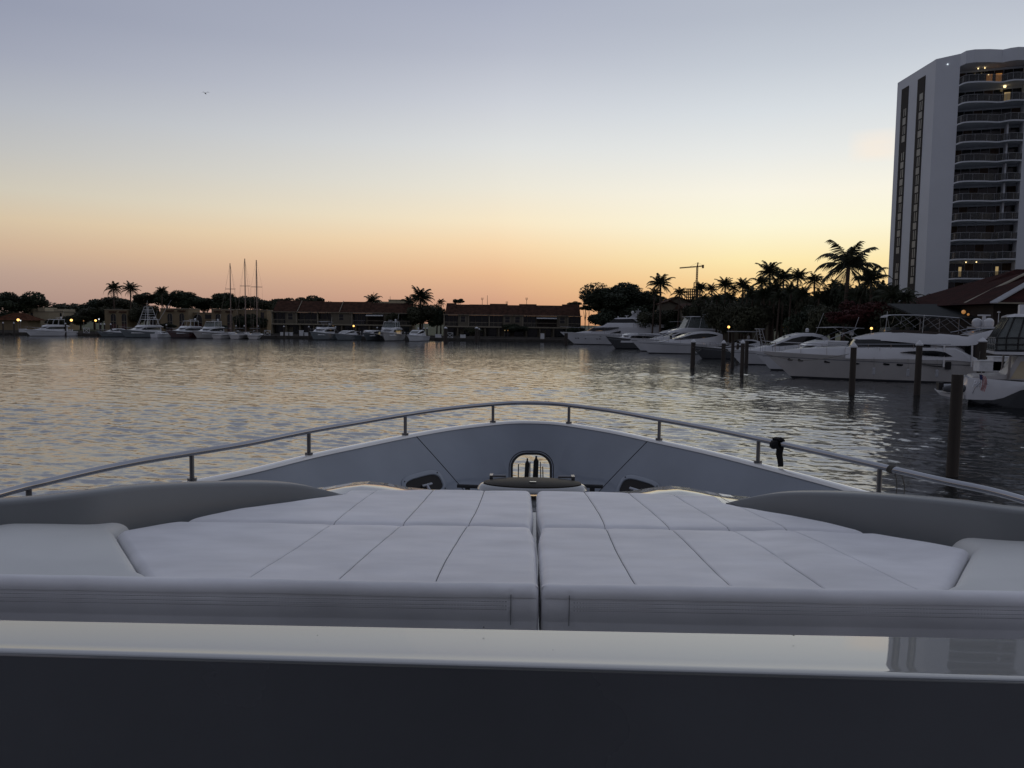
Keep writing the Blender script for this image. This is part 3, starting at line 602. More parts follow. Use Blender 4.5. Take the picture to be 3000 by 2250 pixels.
e = empty('tower_crane', (wx(2043, Yc), Yc, 0), label='slender tower crane with long jib to the left, far beyond the palms', cat='crane'); ox = e.location
tp = cpt(2043, 781, Yc) - ox; pk = cpt(2045, 769, Yc) - ox; jl = cpt(1991, 785, Yc) - ox; jr = cpt(2060, 779, Yc) - ox; bs = Vector((tp.x - .6, 0, 0))
q = MB(); lattice(q, bs, tp, .75, 34, .26); q.build('mast', M_crane, e)
q = MB(); lattice(q, tp, jl, .5, 12, .22); q.build('jib', M_crane, e)
q = MB(); lattice(q, tp, jr, .5, 4, .22); q.build('counter_jib', M_crane, e)
q = MB(); q.box(jr.x - 1.2, jr.x + .8, -.8, .8, jr.z - 2.6, jr.z + 1.2); q.build('counterweight', M_crane, e)
q = MB(); lattice(q, tp, pk, .45, 3, .22); q.tube([pk, tp.lerp(jl, .5)], .08, 4); q.tube([pk, jr], .08, 4); q.build('apex', M_crane, e)
for px, y0, y1, lb in ((1413, 872, 892, 'left one of the thin masts above the right town houses, with a forked top'), (1428, 865, 893, 'tallest plain thin mast above the right town houses'), (1485, 883, 895, 'shortest forked antenna over the middle of the right town houses'), (1543, 872, 894, 'thin lattice mast with a round head over the right town houses'),
                       (1727, 855, 900, 'very thin tall mast in the gap left of the big dark tree'), (1095, 855, 884, 'thin antenna pole behind the wind-blown palm'), (1143, 868, 882, 'short thin antenna over the left town houses')):
    Y = 520; t = cpt(px, y0, Y); e = empty('radio_mast', (t.x, Y, 0), label=lb, cat='mast', group='distant radio masts')
    q = MB(); q.tube([(0, 0, 0), (0, 0, t.z)], [.35, .12], 5); q.build('pole', M_galv, e)
    if px in (1413, 1485, 1543):
        q = MB(); q.tube([(-.55, 0, t.z), (-.55, 0, t.z - 1.2), (0, 0, t.z - 1.8), (.55, 0, t.z - 1.2), (.55, 0, t.z)], .13, 5); q.build('antenna_head', M_galv, e)
e = empty('roof_building', (wx(1160, 420), 420, 0), label='distant flat-roofed block just showing over the left town house roof', cat='building')
q = MB(); zt = wz(1160, 879, 420); q.box(-4, 4, 0, 10, 0, zt); q.build('wall', M_pale, e)
q = MB(); q.box(-12, -4.01, 0, 10, 0, zt - .9); q.box(4.01, 8, 0, 10, 0, zt - .8); q.build('wing', M_pale, e)
q = MB(); q.box(-4.2, 4.2, -.2, 10.2, zt + .01, zt + .25); q.build('coping', M_trim, e)
bpos = P(602, 274, Y=90); q = MB()
q.add([(-.5, 0, .14), (-.2, .05, .2), (0, 0, .02), (.2, .05, .2), (.52, 0, .1), (.18, -.1, .12), (0, -.14, 0), (-.18, -.1, .12)], [(0, 1, 7), (1, 2, 6, 7), (2, 3, 5, 6), (3, 4, 5)]); q.tube([(0, -.22, 0), (0, -.1, .01), (0, .1, 0), (0, .26, 0)], [.02, .06, .05, .01], 6)
o = q.build('bird', M_black); o.location = bpos; tag(o, 'tiny dark bird flying high in the left half of the sky', 'bird')

# ------------------------------------------------------------------ white tower block
ZT = 49.0
def TP(px, py): v = P(px, py, z=ZT); return Vector((v.x, v.y))
tA, tB, tC = TP(2630, 243), TP(2743, 173), TP(2815, 157)
curve = [tC, TP(2831, 148.5), TP(2856, 144.5), TP(2898, 143.5), TP(2939, 145), TP(2962, 140), TP(2984, 137), TP(3014, 137.5)]
tD = curve[-1]; ax2 = (tD - tC).normalized(); back = Vector((-ax2.y, ax2.x))
if back.y < 0: back = -back
tE = tD + ax2 * 9 - back * 0.2; tF = tE + back * 24; tG = tA * 1.13 + Vector((.2, 0))
e = empty('apartment_tower', (tB.x, tB.y, LZ), label='tall white apartment tower with wavy glass balconies at the right edge', cat='tower block'); O2 = Vector((tB.x, tB.y))
def l2(p): return (p.x - O2.x, p.y - O2.y)
def vprism(m, pts, z0, z1): return m.prism([l2(p) for p in pts], z0 - LZ, z1 - LZ, axis='z')
q = MB(); ci = back * 3.0
vprism(q, [tA, tB, tC, tC + ci, tD + ci, tD, tE, tF, tG], LZ, 47.0); q.build('wall', M_tower, e)
q = MB(); vprism(q, [tA - Vector((.0, .0)), tB, tC] + curve[1:] + [tE, tF, tG], 47.002, ZT); q.build('parapet', M_tower, e)
slabs = [44.1 - 3.1 * k for k in range(14)]
# smooth balcony edge
def catmull(ps, n=5):
    out = []
    for i in range(len(ps) - 1):
        p0, p1, p2, p3 = ps[max(i - 1, 0)], ps[i], ps[i + 1], ps[min(i + 2, len(ps) - 1)]
        for j in range(n):
            t = j / n; out.append(0.5 * ((2 * p1) + (p2 - p0) * t + (2 * p0 - 5 * p1 + 4 * p2 - p3) * t * t + (3 * p1 - p0 - 3 * p2 + p3) * t ** 3))
    return out + [ps[-1]]
bc = catmull(curve)
q = MB(); vprism(q, [p + back * 0.02 for p in (tC + ci * .98, tC + ci * .98 - back * .0, tD + ci * .98)] + [tD + ci * 1.01, tC + ci * 1.01], LZ + .5, 46.9)
for zi, zs in enumerate(slabs):
    q = MB(); vprism(q, bc + [tD + ci - back * .004, tC + ci - back * .004], zs - 0.22, zs); sl = q.build('balcony', M_tower, e)
    rl_ = MB(); inn = [Vector((p.x, p.y)) + back * .12 for p in bc]
    rl_.tube([(*l2(p), zs - LZ + 1.08) for p in inn], .03, 5); rl_.build('handrail', M_rail2, sl)
    gl = MB(); gl.loft([[(*l2(p + back * .0), zs - LZ + .05), (*l2(p), zs - LZ + 1.02), (*l2(p + back * .02), zs - LZ + 1.02), (*l2(p + back * .02), zs - LZ + .05)] for p in inn]); gl.build('glass_panel', M_railglass, sl)
    po = MB()
    for k in range(0, len(inn), 4): p = l2(inn[k]); po.tube([(*p, zs - LZ), (*p, zs - LZ + 1.08)], .022, 4)
    po.build('post_row', M_rail2, sl)
    # glazed back wall in bays
    wl = tD - tC; nb = 7
    for k in range(nb):
        pa = tC + ci + wl * ((k + .22 if k == 0 else k) / nb) - back * .05; pb = tC + ci + wl * ((k + 1) / nb) - back * .05; mid = (pa + pb) / 2
        lit = (zi == 0 and k in (3, 4)) or (zi == 1 and k == 5) or (zi == 10 and k in (1, 5)); m_ = M_wglass if (zi * 7 + k * 3) % 4 else M_curtain
        g_ = MB(); g_.obox((*l2(mid), zs - LZ + 1.3), (pb - pa), (pb - pa).length / 2 - .04, .04, 1.28); go = g_.build('window', m_, e)
        if lit:
            g_ = MB(); g_.obox((*l2(mid - back * .06), zs - LZ + 1.25), (pb - pa), (pb - pa).length * (.16 if zi == 10 else .32), .02, .8); g_.build('lit_interior', M_warmdim if zi == 0 else M_litroom, go)
# balcony party fin, ceiling spots
for zi, fr in ((3, .78), (4, .78), (5, .78), (6, .78), (7, .78)):
    p = tC + (tD - tC) * fr + ci * .55; q = MB(); q.obox((*l2(p), slabs[zi] - LZ + 1.4), back, 1.0, .12, 1.4); q.build('fin', M_tower, e)
for fx, zi, d_ in ((.30, 0, .5), (.40, 0, .5), (.46, 0, .5), (.72, 1, .6), (.28, 10, .5), (.44, 10, .5)):
    p = tC + (tD - tC) * fx + ci * d_; zz = slabs[zi] - LZ + (2.72 if not (fx == .46) else 1.6)
    q = MB(); q.sphere((*l2(p), zz), .10 if zi != 1 else .22, 8); q.build('ceiling_lamp', M_spot, e)
p = tB + (tC - tB) * .48; q = MB(); q.sphere((*l2(p - back * .1), P(2781, 189, Y=p.y).z - LZ), .12, 8); q.build('wall_lamp', M_cool, e)
# window columns on the left flank
fd = (tB - tA); fn = Vector((fd.y, -fd.x)).normalized()
if fn.y > 0: fn = -fn
def column(f0, f1, ztop, seq):
    z = ztop; w_ = fd.length * (f1 - f0); mid = tA + fd * ((f0 + f1) / 2); un = fd.normalized()
    for k, h in seq:
        g_ = MB(); g_.obox((*l2(mid + fn * .03), z - h / 2 - LZ), fd, w_ / 2 * (.86 if k == 'N' else 1), .05, h / 2 - .004); go = g_.build('window', M_dark, e)
        if k in 'WN':
            for o_, q_ in ((.02, .055), (.27, .055)):
                g_ = MB(); g_.obox((*l2(mid + un * w_ * o_ + fn * .09), z - h / 2 - LZ), fd, w_ * q_, .02, h / 2 - .14); g_.build('blind', M_panel, go)
        if k == 'P':
            g_ = MB(); g_.obox((*l2(mid + un * w_ * .10 + fn * .09), z - h / 2 - LZ), fd, w_ * .22, .02, h / 2 - .10); g_.build('blind', M_panel, go)
        z -= h
column(.57, .76, 47.35, [('D', 2.6), ('P', 1.3), ('W', 1.8), ('P', 1.3)] + [('W', 1.8), ('P', 1.3)] * 9 + [('D', 3.1)] + [('W', 1.8), ('P', 1.3)] * 1 + [('D', 2.0)])
column(.14, .33, 47.3, [('D', 3.6), ('W', 1.6), ('P', 1.4), ('W', 1.7), ('P', 1.3), ('D', 1.6)] + [('W', 1.7), ('P', 1.3)] * 6 + [('D', 1.5)] + [('W', 1.7), ('P', 1.3)] * 6)

# ------------------------------------------------------------------ waterside restaurant
e = empty('restaurant', (58, 88, LZ), label='low dark waterside building with overlapping red tiled roofs at the right edge', cat='building')
def hip(name, cx, cy, ze, run, rise, depth, m, cap=None):
    """hip roof with its near-left eave corner at (cx,cy)"""
    q = MB(); ex, ey, ez = cx - 58, cy - 88, ze - LZ
    a = (ex, ey, ez); b = (ex + 2.4 * run, ey, ez); c_ = (ex + 2.4 * run, ey + depth, ez); d_ = (ex, ey + depth, ez)
    r0 = (ex + run, ey + depth / 2, ez + rise); r1 = (ex + 1.4 * run, ey + depth / 2, ez + rise)
    q.add([a, b, c_, d_, r0, r1], [(0, 1, 5, 4), (1, 2, 5), (2, 3, 4, 5), (3, 0, 4), (3, 2, 1, 0)]); ro = q.build(name, m, e)
    if cap:
        t = MB(); pa_, pb_ = Vector(a), Vector(r0); t.loft([[p_ + Vector((-cap, -.1, .02)), p_ + Vector((cap, -.25, .02)), p_ + Vector((cap, -.2, .14)), p_ + Vector((-cap, -.05, .14))] for p_ in (pa_, pb_)]); t.build('hip_cap', M_trim if cap < .3 else M_canvas, ro)
        t = MB(); t.box(a[0], b[0], a[1] - .12, a[1] - .01, ez - .02, ez + .14); t.build('fascia', M_trim, ro)
    return ro
c1 = P(2711, 897, Y=92); hip('roof', c1.x + 1.0, 92, c1.z, 13.5, 4.9, 14, M_tile2, None)
c2 = P(2826, 890, Y=84); hip('roof', c2.x, 84, c2.z, 11.5, 4.3, 13, M_tile2, .13)
c3 = P(2908, 889, Y=78); hip('roof', c3.x, 78, c3.z, 9, 3.5, 12, M_tile2, .32)
q = MB(); q.box(c1.x - 58 + 1.2, c1.x - 58 + 38, 5.5, 17, 0, c1.z - LZ - .05); q.box(c2.x - 58 + 1, c2.x - 58 + 30, -2.6, 5.4, 0, c2.z - LZ - .05); q.box(c3.x - 58 + 1, c3.x - 58 + 26, -8.5, -2.7, 0, c3.z - LZ - .06); q.build('wall', M_interior, e)
a1, a2 = P(2640, 925, Y=86), P(2835, 893, Y=84)
q = MB(); q.prism([(-6, a1.z - LZ - .3), (-6, a1.z - LZ - .18), (1.4, a2.z - LZ + .2), (1.4, a2.z - LZ)], a1.x - 58, a2.x - 58 + 1, axis='x'); q.build('awning', M_awning, e)
q = MB(); x_, y_ = a1.x - 58, 0
for k in range(5): q.tube([(x_ + .2 + k * 2, -5.8, 0), (x_ + .2 + k * 2, -5.8, a1.z - LZ - .2)], .06, 6)
q.build('awning_post_row', M_dsteel, e)
lp = P(2823, 914, Y=83); q = MB(); q.sphere((lp.x - 58, lp.y - 88, lp.z - LZ), .22, 8); q.sphere((lp.x - 58 + .5, lp.y - 88, lp.z - LZ - .25), .13, 8); q.build('lantern', M_warmdim, e)
# low white utility boxes on the dock behind the large cruiser
for (px, py, w_, h_, lb) in ((2905, 1073, 1.15, .75, 'long low white dock box behind the capped piling'), (2932, 1066, .8, 1.0, 'taller white dock box right of the long low one')):
    b = P(px, py, Y=60); o = MB(); o.box(-w_, w_, -.4, .4, -h_ / 2, h_ / 2); o.box(-w_ - .05, w_ + .05, -.45, .45, h_ / 2 + .005, h_ / 2 + .08); o = o.build('dock_box', M_white); o.location = (b.x, b.y, b.z); tag(o, lb, 'dock box', 'white dock boxes')
e = empty('dock', (43, 56, 0), label='dark timber finger dock right of the large cruiser', cat='dock')
q = MB(); q.box(-2, 12, -.3, 6.6, .85, 1.05); q.build('deck', M_wood, e)
q = MB()
for i in range(6): q.tube([(-1.8 + 2.2 * i, 0, -1), (-1.8 + 2.2 * i, 0, .85)], .12, 8)
q.build('pile_row', M_wood, e)

# ------------------------------------------------------------------ boats
class Hull:
    """local frame: +X bow, Z up from the waterline, X=0 midship"""
    def __init__(s, L, B, fb, fs, rake=None, stern=.92, full=2.3, flare=.82):
        s.L, s.B, s.fb, s.fs, s.stern, s.full, s.flare = L, B, fb, fs, stern, full, flare; s.rake = rake if rake is not None else fb * .95
    def ft(s, u): u = max(0, min(1, u)); return s.B / 2 * (s.stern + (1 - s.stern) * min(1, u / .35)) if u < .35 else s.B / 2 * (1 - ((u - .35) / .65) ** s.full)
    def fw(s, u): return s.flare * (s.B / 2 * s.stern if u < .25 else s.B / 2 * s.stern * (1 - ((u - .25) / .75) ** 1.7))
    def zd(s, x): u = max(0, min(1, x / s.L + .5)); return s.fs + (s.fb - s.fs) * u ** 1.7
    def pt(s, u, t):   # t: 0 waterline .. 1 deck
        xw = -s.L / 2 + u * (s.L - s.rake); xd = -s.L / 2 + u * s.L; x = xw + (xd - xw) * t
        zt = s.fs + (s.fb - s.fs) * u ** 1.7; tt = max(t, 0) ** (1 + .5 * u); w = s.fw(u) + (s.ft(u) - s.fw(u)) * tt
        return x, max(w, .02), zt * t
    def hb(s, x, z):   # half beam at x,z
        u = (x / s.L + .5); zt = max(s.zd(x), .1); t = max(0, min(1, z / zt)); u = min(1, u * s.L / (s.L - s.rake * (1 - t))); return s.pt(u, t)[1]
    def shell(s, levels=(-.15, 0, .12, .35, .6, .85, 1.0), n=22, off=0.0):
        m = MB(); rings = []
        for i in range(n + 1):
            u = (i / n) ** .8; pr = [s.pt(u, t) for t in levels]
            rings.append([(x, -w - off, z) for x, w, z in pr] + [(x, w + off, z) for x, w, z in reversed(pr)])
        m.loft(rings); return m
def sect(x, w0, z0, w1, z1, r=.12):
    r = min(r, w1 * .6, abs(z1 - z0) * .5 + .001)
    return [(x, -w0, z0), (x, -w1, z1 - r), (x, -w1 + r, z1), (x, w1 - r, z1), (x, w1, z1 - r), (x, w0, z0)]
def body(m, secs): return m.loft([sect(*s_) for s_ in secs])
def dome(m, c, r): m.tube([(c[0], c[1], c[2] - r * 1.2), (c[0], c[1], c[2] - r * .5)], r * .9, 8); m.sphere((c[0], c[1], c[2] - r * .1), r, 10)
def rail(parent, pts, h, r=.022, every=2, m=M_steel, name='rail'):
    q = MB(); q.tube([(p[0], p[1], p[2] + h) for p in pts], r, 5)
    for p in pts[::every]: q.tube([(p[0], p[1], p[2]), (p[0], p[1], p[2] + h)], r * .8, 4)
    return q.build(name, m, parent)
def deck_edge(H, u0, u1, n=9, inset=.08): 
    out = []
    for i in range(n + 1):
        u = u0 + (u1 - u0) * i / n; x, w, z = H.pt(u, 1.0); out.append((x - (.05 if u > .98 else 0), max(w - inset, 0.01), z))
    return out
def hull_parts(e, H, hm, stripe=None, deck=M_deckw):
    h = H.shell().build('hull', hm, e, smooth=True, angle=50)
    H.shell(levels=(-.15, 0, .07), off=.012).build('boot_stripe', M_boot, h)
    if stripe: H.shell(levels=(.80, .84), off=.012).build('rub_rail', stripe, h)
    q = MB(); pr = [H.pt(i / 16, 1.0) for i in range(17)]
    q.loft([[(x, -w * .985, z + .002), (x, w * .985, z + .002), (x, w * .985, z + .05), (x, -w * .985, z + .05)] for x, w, z in pr]); q.build('deck', deck, e)
    for sg in (-1, 1): rail(e, [(x, sg * w, z) for x, w, z in deck_edge(H, .5, 1.0)], .62 * H.L / 14 + .1)
def motor_boat(name, label, px, Y, th, L, B, fb, fs, hm=M_gel, style='fly', top='hard', cat='motor yacht', group=None, H_c=1.0, kit=True, full=2.3, sc=1.0):
    L, B, fb, fs = L * sc, B * sc, fb * sc, fs * sc
    p = P(px, 940, Y=Y); e = empty(name, (p.x, p.y, 0), R(th), label=label, cat=cat, group=group)
    H = Hull(L, B, fb, fs, full=full); hull_parts(e, H, hm, stripe=M_dsteel)
    u = L / 14 * H_c; w = B / 2
    if style in ('fly', 'sportfish', 'trawler'):
        xa, xf = -.30 * L, .20 * L; z0 = fs * .9; zc = H.zd(0) + 1.15 * u; rk = .14 * L if style != 'trawler' else .03 * L
        q = MB(); body(q, [(xa, w * .80, z0, w * .74, zc), (xf - rk, w * .78, z0, w * .70, zc), (xf - rk * .25, w * .70, z0, w * .60, H.zd(xf) + .45 * u), (xf + .10 * L, w * .45, z0, w * .38, H.zd(xf + .1 * L) + .16 * u)]); q.build('cabin', M_gel, e, smooth=True)
        q = MB(); za, zb = zc - .62 * u, zc - .08 * u; q.loft([[(xa + .4, -w * .79, za), (xa + .4, -w * .765, zb), (xa + .4, w * .765, zb), (xa + .4, w * .79, za)], [(xf - rk, -w * .765, za), (xf - rk - .05, -w * .735, zb), (xf - rk - .05, w * .735, zb), (xf - rk, w * .765, za)], [(xf - rk * .33, -w * .60, za), (xf - rk * .95, -w * .60, zb), (xf - rk * .95, w * .60, zb), (xf - rk * .33, w * .60, za)]]); q.build('cabin_window', M_tint, e)
        # flybridge
        f0, f1 = -.34 * L, xf - rk * .75; zf = zc + .01
        q = MB(); body(q, [(f0, w * .82, zf, w * .84, zf + .16 * u), (f0 + .06 * L, w * .84, zf, w * .86, zf + .5 * u), (f1 - .10 * L, w * .80, zf, w * .80, zf + .62 * u), (f1, w * .5, zf, w * .40, zf + .34 * u), (f1 + .04 * L, w * .40, zf, w * .3, zf + .05)]); q.build('flybridge', M_gel, e, smooth=True)
        zt = zf + (2.0 if top != 'low' else 1.5) * u
        if top in ('hard', 'clear'):
            q = MB(); body(q, [(f0 + .08 * L, w * .62, zt, w * .62, zt + .10), (f1 - .16 * L, w * .66, zt, w * .66, zt + .13), (f1 - .10 * L, w * .5, zt, w * .45, zt + .06)]); q.build('hardtop', M_gel, e, smooth=True)
            for sg in (-1, 1):
                for xx, x2 in ((f0 + .1 * L, f0 + .09 * L), (f1 - .10 * L, f1 - .14 * L), ((f0 + f1) / 2, (f0 + f1) / 2 - .02 * L)): q = MB(); q.tube([(xx, sg * w * .70, zf + .5 * u), (x2, sg * w * .60, zt)], .045, 5); q.build('hardtop_post', M_gel, e)
            if top == 'clear':
                q = MB(); q.loft([[(f0 + .1 * L, -w * .68, zf + .5 * u), (f0 + .1 * L, -w * .6, zt), (f0 + .1 * L, w * .6, zt), (f0 + .1 * L, w * .68, zf + .5 * u)], [(f1 - .08 * L, -w * .60, zf + .55 * u), (f1 - .13 * L, -w * .5, zt), (f1 - .13 * L, w * .5, zt), (f1 - .08 * L, w * .60, zf + .55 * u)]]); q.build('clear_enclosure', M_clear, e)
        if top == 'bimini':
            q = MB(); q.loft([[(x_, -w * .6, zt + dz_), (x_, w * .6, zt + dz_), (x_, w * .6, zt + dz_ + .05), (x_, -w * .6, zt + dz_ + .05)] for x_, dz_ in ((f0 + .05 * L, 0), (f0 + .2 * L, .1), (f1 - .1 * L, .02))]); q.build('bimini', M_canvas, e)
            q = MB()
            for sg in (-1, 1):
                q.tube([(f0 + .02 * L, sg * w * .7, zf + .4 * u), (f0 + .2 * L, sg * w * .6, zt + .1)], .03, 5); q.tube([(f1 - .08 * L, sg * w * .7, zf + .5 * u), (f0 + .1 * L, sg * w * .6, zt + .05)], .03, 5)
            q.build('bimini_frame', M_steel, e)
        if kit:
            xk = f0 + .12 * L; zk = zt + .12 if top in ('hard', 'clear') else zf + 1.1 * u
            q = MB(); dome(q, (xk, w * .25, zk + .42), .26); q.build('radar_dome', M_gel, e)
            q = MB(); q.tube([(xk + .5, -w * .3, zk - .1), (xk + .3, -w * .3, zk + .3)], .05, 5); q.box(xk - .1, xk + .5, -w * .3 - .5, -w * .3 + .5, zk + .3, zk + .4); q.build('radar_scanner', M_gel, e)
            q = MB(); q.tube([(xk + .3, w * .5, zk - .2), (xk - .4, w * .55, zk + 2.2 * u)], .022, 4); q.build('antenna', M_white, e)
    if style == 'sportfish':
        zb = zf + 2.0 * u; zt2 = zb + 3.3 * u; q = MB(); xm = (f0 + f1) / 2
        for sx_ in (-1, 1):
            for sy in (-1, 1): q.tube([(xm + sx_ * .16 * L, sy * w * .82, zf - .3), (xm + sx_ * .10 * L, sy * w * .62, zb), (xm + sx_ * .045 * L, sy * w * .27, zt2)], .055, 6)
        for k in range(6):
            t = k / 5; a = .10 - .055 * t; b = .62 - .35 * t; z_ = zb + (zt2 - zb) * t
            for sx_ in (-1, 1): q.tube([(xm + sx_ * a * L, -b * w, z_), (xm + sx_ * a * L, b * w, z_)], .035, 4)
            for sy in (-1, 1): q.tube([(xm - a * L, sy * b * w, z_), (xm + a * L, sy * b * w, z_)], .035, 4)
        q.build('tuna_tower', M_white, e)
        q = MB(); q.box(xm - .05 * L, xm + .05 * L, -w * .32, w * .32, zt2 - .9, zt2 - .82); q.box(xm - .03 * L, xm + .03 * L, -w * .36, w * .36, zt2, zt2 + .08); q.build('tower_platform', M_white, e)
        q = MB(); q.box(xm - .065 * L, xm + .065 * L, -w * .5, w * .5, zt2 + .45, zt2 + .50); q.build('sun_top', M_dcanvas, e)
        for sy in (-1, 1):
            q = MB(); q.tube([(xm - .02 * L, sy * w * .85, zf), (xm - .25 * L, sy * (w + 2.2), zf + 7.2 * u)], [.05, .02], 5); q.build('outrigger', M_white, e)
    if style == 'express':
        zb = H.zd(0) + .1 * u; arc = [(.40, .02, .18), (.30, .16, .36), (.20, .38, .56), (.12, .66, .66), (.05, 1.02, .70), (-.02, 1.32, .72), (-.10, 1.50, .72), (-.18, 1.50, .72), (-.25, 1.36, .72), (-.30, 1.16, .72)]
        def az_(x): 
            for (a, za, wa), (b, zb_, wb_) in zip(arc, arc[1:]):
                if b <= x <= a: t = (a - x) / (a - b); return za + (zb_ - za) * t, wa + (wb_ - wa) * t
            return (.02, .18) if x > .4 else (1.16, .72)
        def bed(x): return max(fs * .9, H.zd(x * L) - .35)
        q = MB(); body(q, [(x_ * L, w * ww * 1.12, bed(x_), w * ww * .9, max(H.zd(x_ * L) + .06, zb + z_ * u), .16) for x_, z_, ww in arc]); q.build('cabin', M_gel, e, smooth=True, angle=40)
        q = MB(); lens = [(.16, .40, .44), (.08, .46, .74), (.0, .54, 1.06), (-.08, .62, 1.24), (-.16, .74, 1.26), (-.22, .9, 1.16), (-.25, 1.02, 1.06)]; sc_ = []
        for x_, z0_, z1_ in lens:
            zt_, ww = az_(x_); zt_ = zb + zt_ * u; z_b = bed(x_); wz_ = lambda z: w * ww * (1.12 + (.9 - 1.12) * (z - z_b) / max(.1, zt_ - z_b)) + .012
            sc_.append((x_ * L, wz_(zb + z0_ * u), zb + z0_ * u, wz_(zb + z1_ * u), zb + z1_ * u, .02))
        body(q, sc_); q.build('side_window', M_tint, e)
        q = MB(); body(q, [(x_ * L, w * az_(x_)[1] * .80, zb + (az_(x_)[0] - .3) * u, w * az_(x_)[1] * .72, zb + az_(x_)[0] * u + .02, .05) for x_ in (.17, .12, .08, .05, .0)]); q.build('windscreen', M_tint, e)
        if kit:
            zt = zb + 1.5 * u; q = MB(); dome(q, (-.16 * L, 0, zt + .4), .24); q.build('radar_dome', M_gel, e); q = MB(); q.tube([(-.2 * L, w * .5, zt - .1), (-.26 * L, w * .5, zt + 1.6 * u)], .02, 4); q.build('antenna', M_white, e)
    return e, H

# far shore boats, left to right
motor_boat('flybridge_yacht', 'white flybridge yacht with rounded hardtop moored farthest left, bow pointing left', 144, 205, 240, 13.0, 4.3, 1.75, 1.2, M_gel, 'fly', 'hard', group='boats moored along the far shore')
motor_boat('express_cruiser', 'low white open cruiser tucked left of the sport fishing boat', 332, 206, 238, 9.0, 3.2, 1.5, 1.0, M_slate, 'express', group='boats moored along the far shore', kit=False)
motor_boat('sport_fishing_boat', 'white sport fishing boat with tall tuna tower and raised outriggers', 418, 204, 244, 14.0, 4.8, 2.1, 1.2, M_slate, 'sportfish', 'hard', cat='fishing boat', group='boats moored along the far shore')
motor_boat('center_console_boat', 'little white boat seen from astern between the sport fishing boat and the maroon-hulled yacht', 478, 203, 75, 7, 2.5, 1.1, .95, M_gel, 'express', cat='motorboat', group='boats moored along the far shore', kit=False, H_c=.8)
motor_boat('flybridge_yacht', 'white flybridge yacht with dark maroon hull and radar arch before the ochre house', 543, 204, 246, 12.5, 4.3, 2.0, 1.3, M_maroon, 'fly', 'hard', group='boats moored along the far shore')
motor_boat('convertible_yacht', 'white grey-hulled convertible yacht with glazed flybridge enclosure left of the sailboats', 612, 204, 252, 12.5, 4.6, 1.95, 1.2, M_gel2, 'fly', 'clear', group='boats moored along the far shore')
motor_boat('flybridge_yacht', 'white flybridge yacht with thin pale bimini before the left town houses', 943, 203, 257, 13, 4.5, 2.2, 1.4, M_slate, 'fly', 'bimini', group='boats moored along the far shore')
motor_boat('express_cruiser', 'sleek low express cruiser with dark green hull beside the warm dock lamp', 1012, 203, 254, 11.5, 3.9, 1.8, 1.2, M_slate, 'express', group='boats moored along the far shore', kit=False, H_c=.85)
motor_boat('trawler', 'small grey trawler seen bow-on with flat white cabin roof', 1087, 202, 262, 11, 4.2, 2.1, 1.3, M_slate, 'trawler', 'none', group='boats moored along the far shore', kit=False, H_c=.8)
motor_boat('flybridge_yacht', 'tall cream bow-on yacht with clear enclosure on its flybridge', 1143, 202, 264, 14, 4.9, 2.4, 1.5, M_gel2, 'trawler', 'clear', group='boats moored along the far shore', H_c=.95)
motor_boat('express_cruiser', 'white bow-on express cruiser with curved radar arch, last boat before the shaggy palm', 1218, 202, 258, 12, 4.1, 1.7, 1.2, M_gel, 'express', group='boats moored along the far shore', H_c=1.1)

def sailboat(label, px, Y, th, mast_py, mpx):
    p = P(px, 975, Y=Y); e = empty('sailboat', (p.x, p.y, 0), R(th), label=label, cat='sailboat', group='sailboats moored side by side')
    L = 12; H = Hull(L, 3.6, 1.3, 1.05, rake=1.3, stern=.75, full=2.0, flare=.7)
    h = H.shell().build('hull', M_gel2, e, smooth=True, angle=50); H.shell(levels=(-.15, 0, .1), off=.01).build('boot_stripe', M_navy, h); H.shell(levels=(.7, .78), off=.01).build('sheer_stripe', M_navy, h)
    q = MB(); pr = [H.pt(i / 12, 1.0) for i in range(13)]; q.loft([[(x, -w, z), (x, w, z), (x, w, z + .05), (x, -w, z + .05)] for x, w, z in pr]); q.build('deck', M_deckw, e)
    q = MB(); body(q, [(-2, 1.0, 1.0, .9, 1.55), (1.5, .9, 1.0, .8, 1.6), (3.6, .5, 1.0, .3, 1.3)]); q.build('cabin', M_gel, e)
    q = MB(); q.loft([[(x_, -1.2, z_), (x_, 1.2, z_), (x_, 1.2, z_ + .06), (x_, -1.2, z_ + .06)] for x_, z_ in ((-3.8, 2.6), (-2.6, 2.75), (-1.4, 2.5))]); q.build('bimini', M_dcanvas, e)
    m = Euler((0, 0, -R(th))).to_matrix() @ Vector((P(mpx, mast_py, Y=Y) - Vector((p.x, p.y, 0)))); mx = .8
    hgt = m.z; q = MB(); q.tube([(mx, 0, 1.3), (mx, 0, hgt)], [.17, .12], 6); ma = q.build('mast', M_mast, e)
    q = MB(); q.tube([(mx, -1.4, hgt * .66), (mx, 1.4, hgt * .66)], .07, 4); q.tube([(mx, -.9, hgt * .38), (mx, .9, hgt * .38)], .06, 4); q.build('spreader', M_mast, ma)
    q = MB(); q.tube([(mx, 0, 2.6), (-3.6, 0, 2.7)], .13, 6); q.build('boom', M_mast, e)
    q = MB(); q.tube([(-4, 0, 2.1), (-4, 0, 2.2)], .3, 6); q.build('helm', M_white, e)
    q = MB(); q.tube([(mx, 0, hgt), (L / 2 - .2, 0, 1.4)], .025, 4); q.tube([(mx, 0, hgt), (-L / 2 + .2, 0, 1.2)], .018, 4)
    for sg in (-1, 1): q.tube([(mx, 0, hgt), (mx, sg * 1.4, hgt * .66), (mx - .2, sg * 1.6, 1.3)], .011, 4)
    q.build('rigging', M_mast, e)
    for sg in (-1, 1): rail(e, [(x, sg * w, z) for x, w, z in deck_edge(H, .02, 1.0)], .6, .015)
    return e
sailboat('left sailboat with the shortest mast, white stern toward the water', 672, 203, 80, 771, 693)
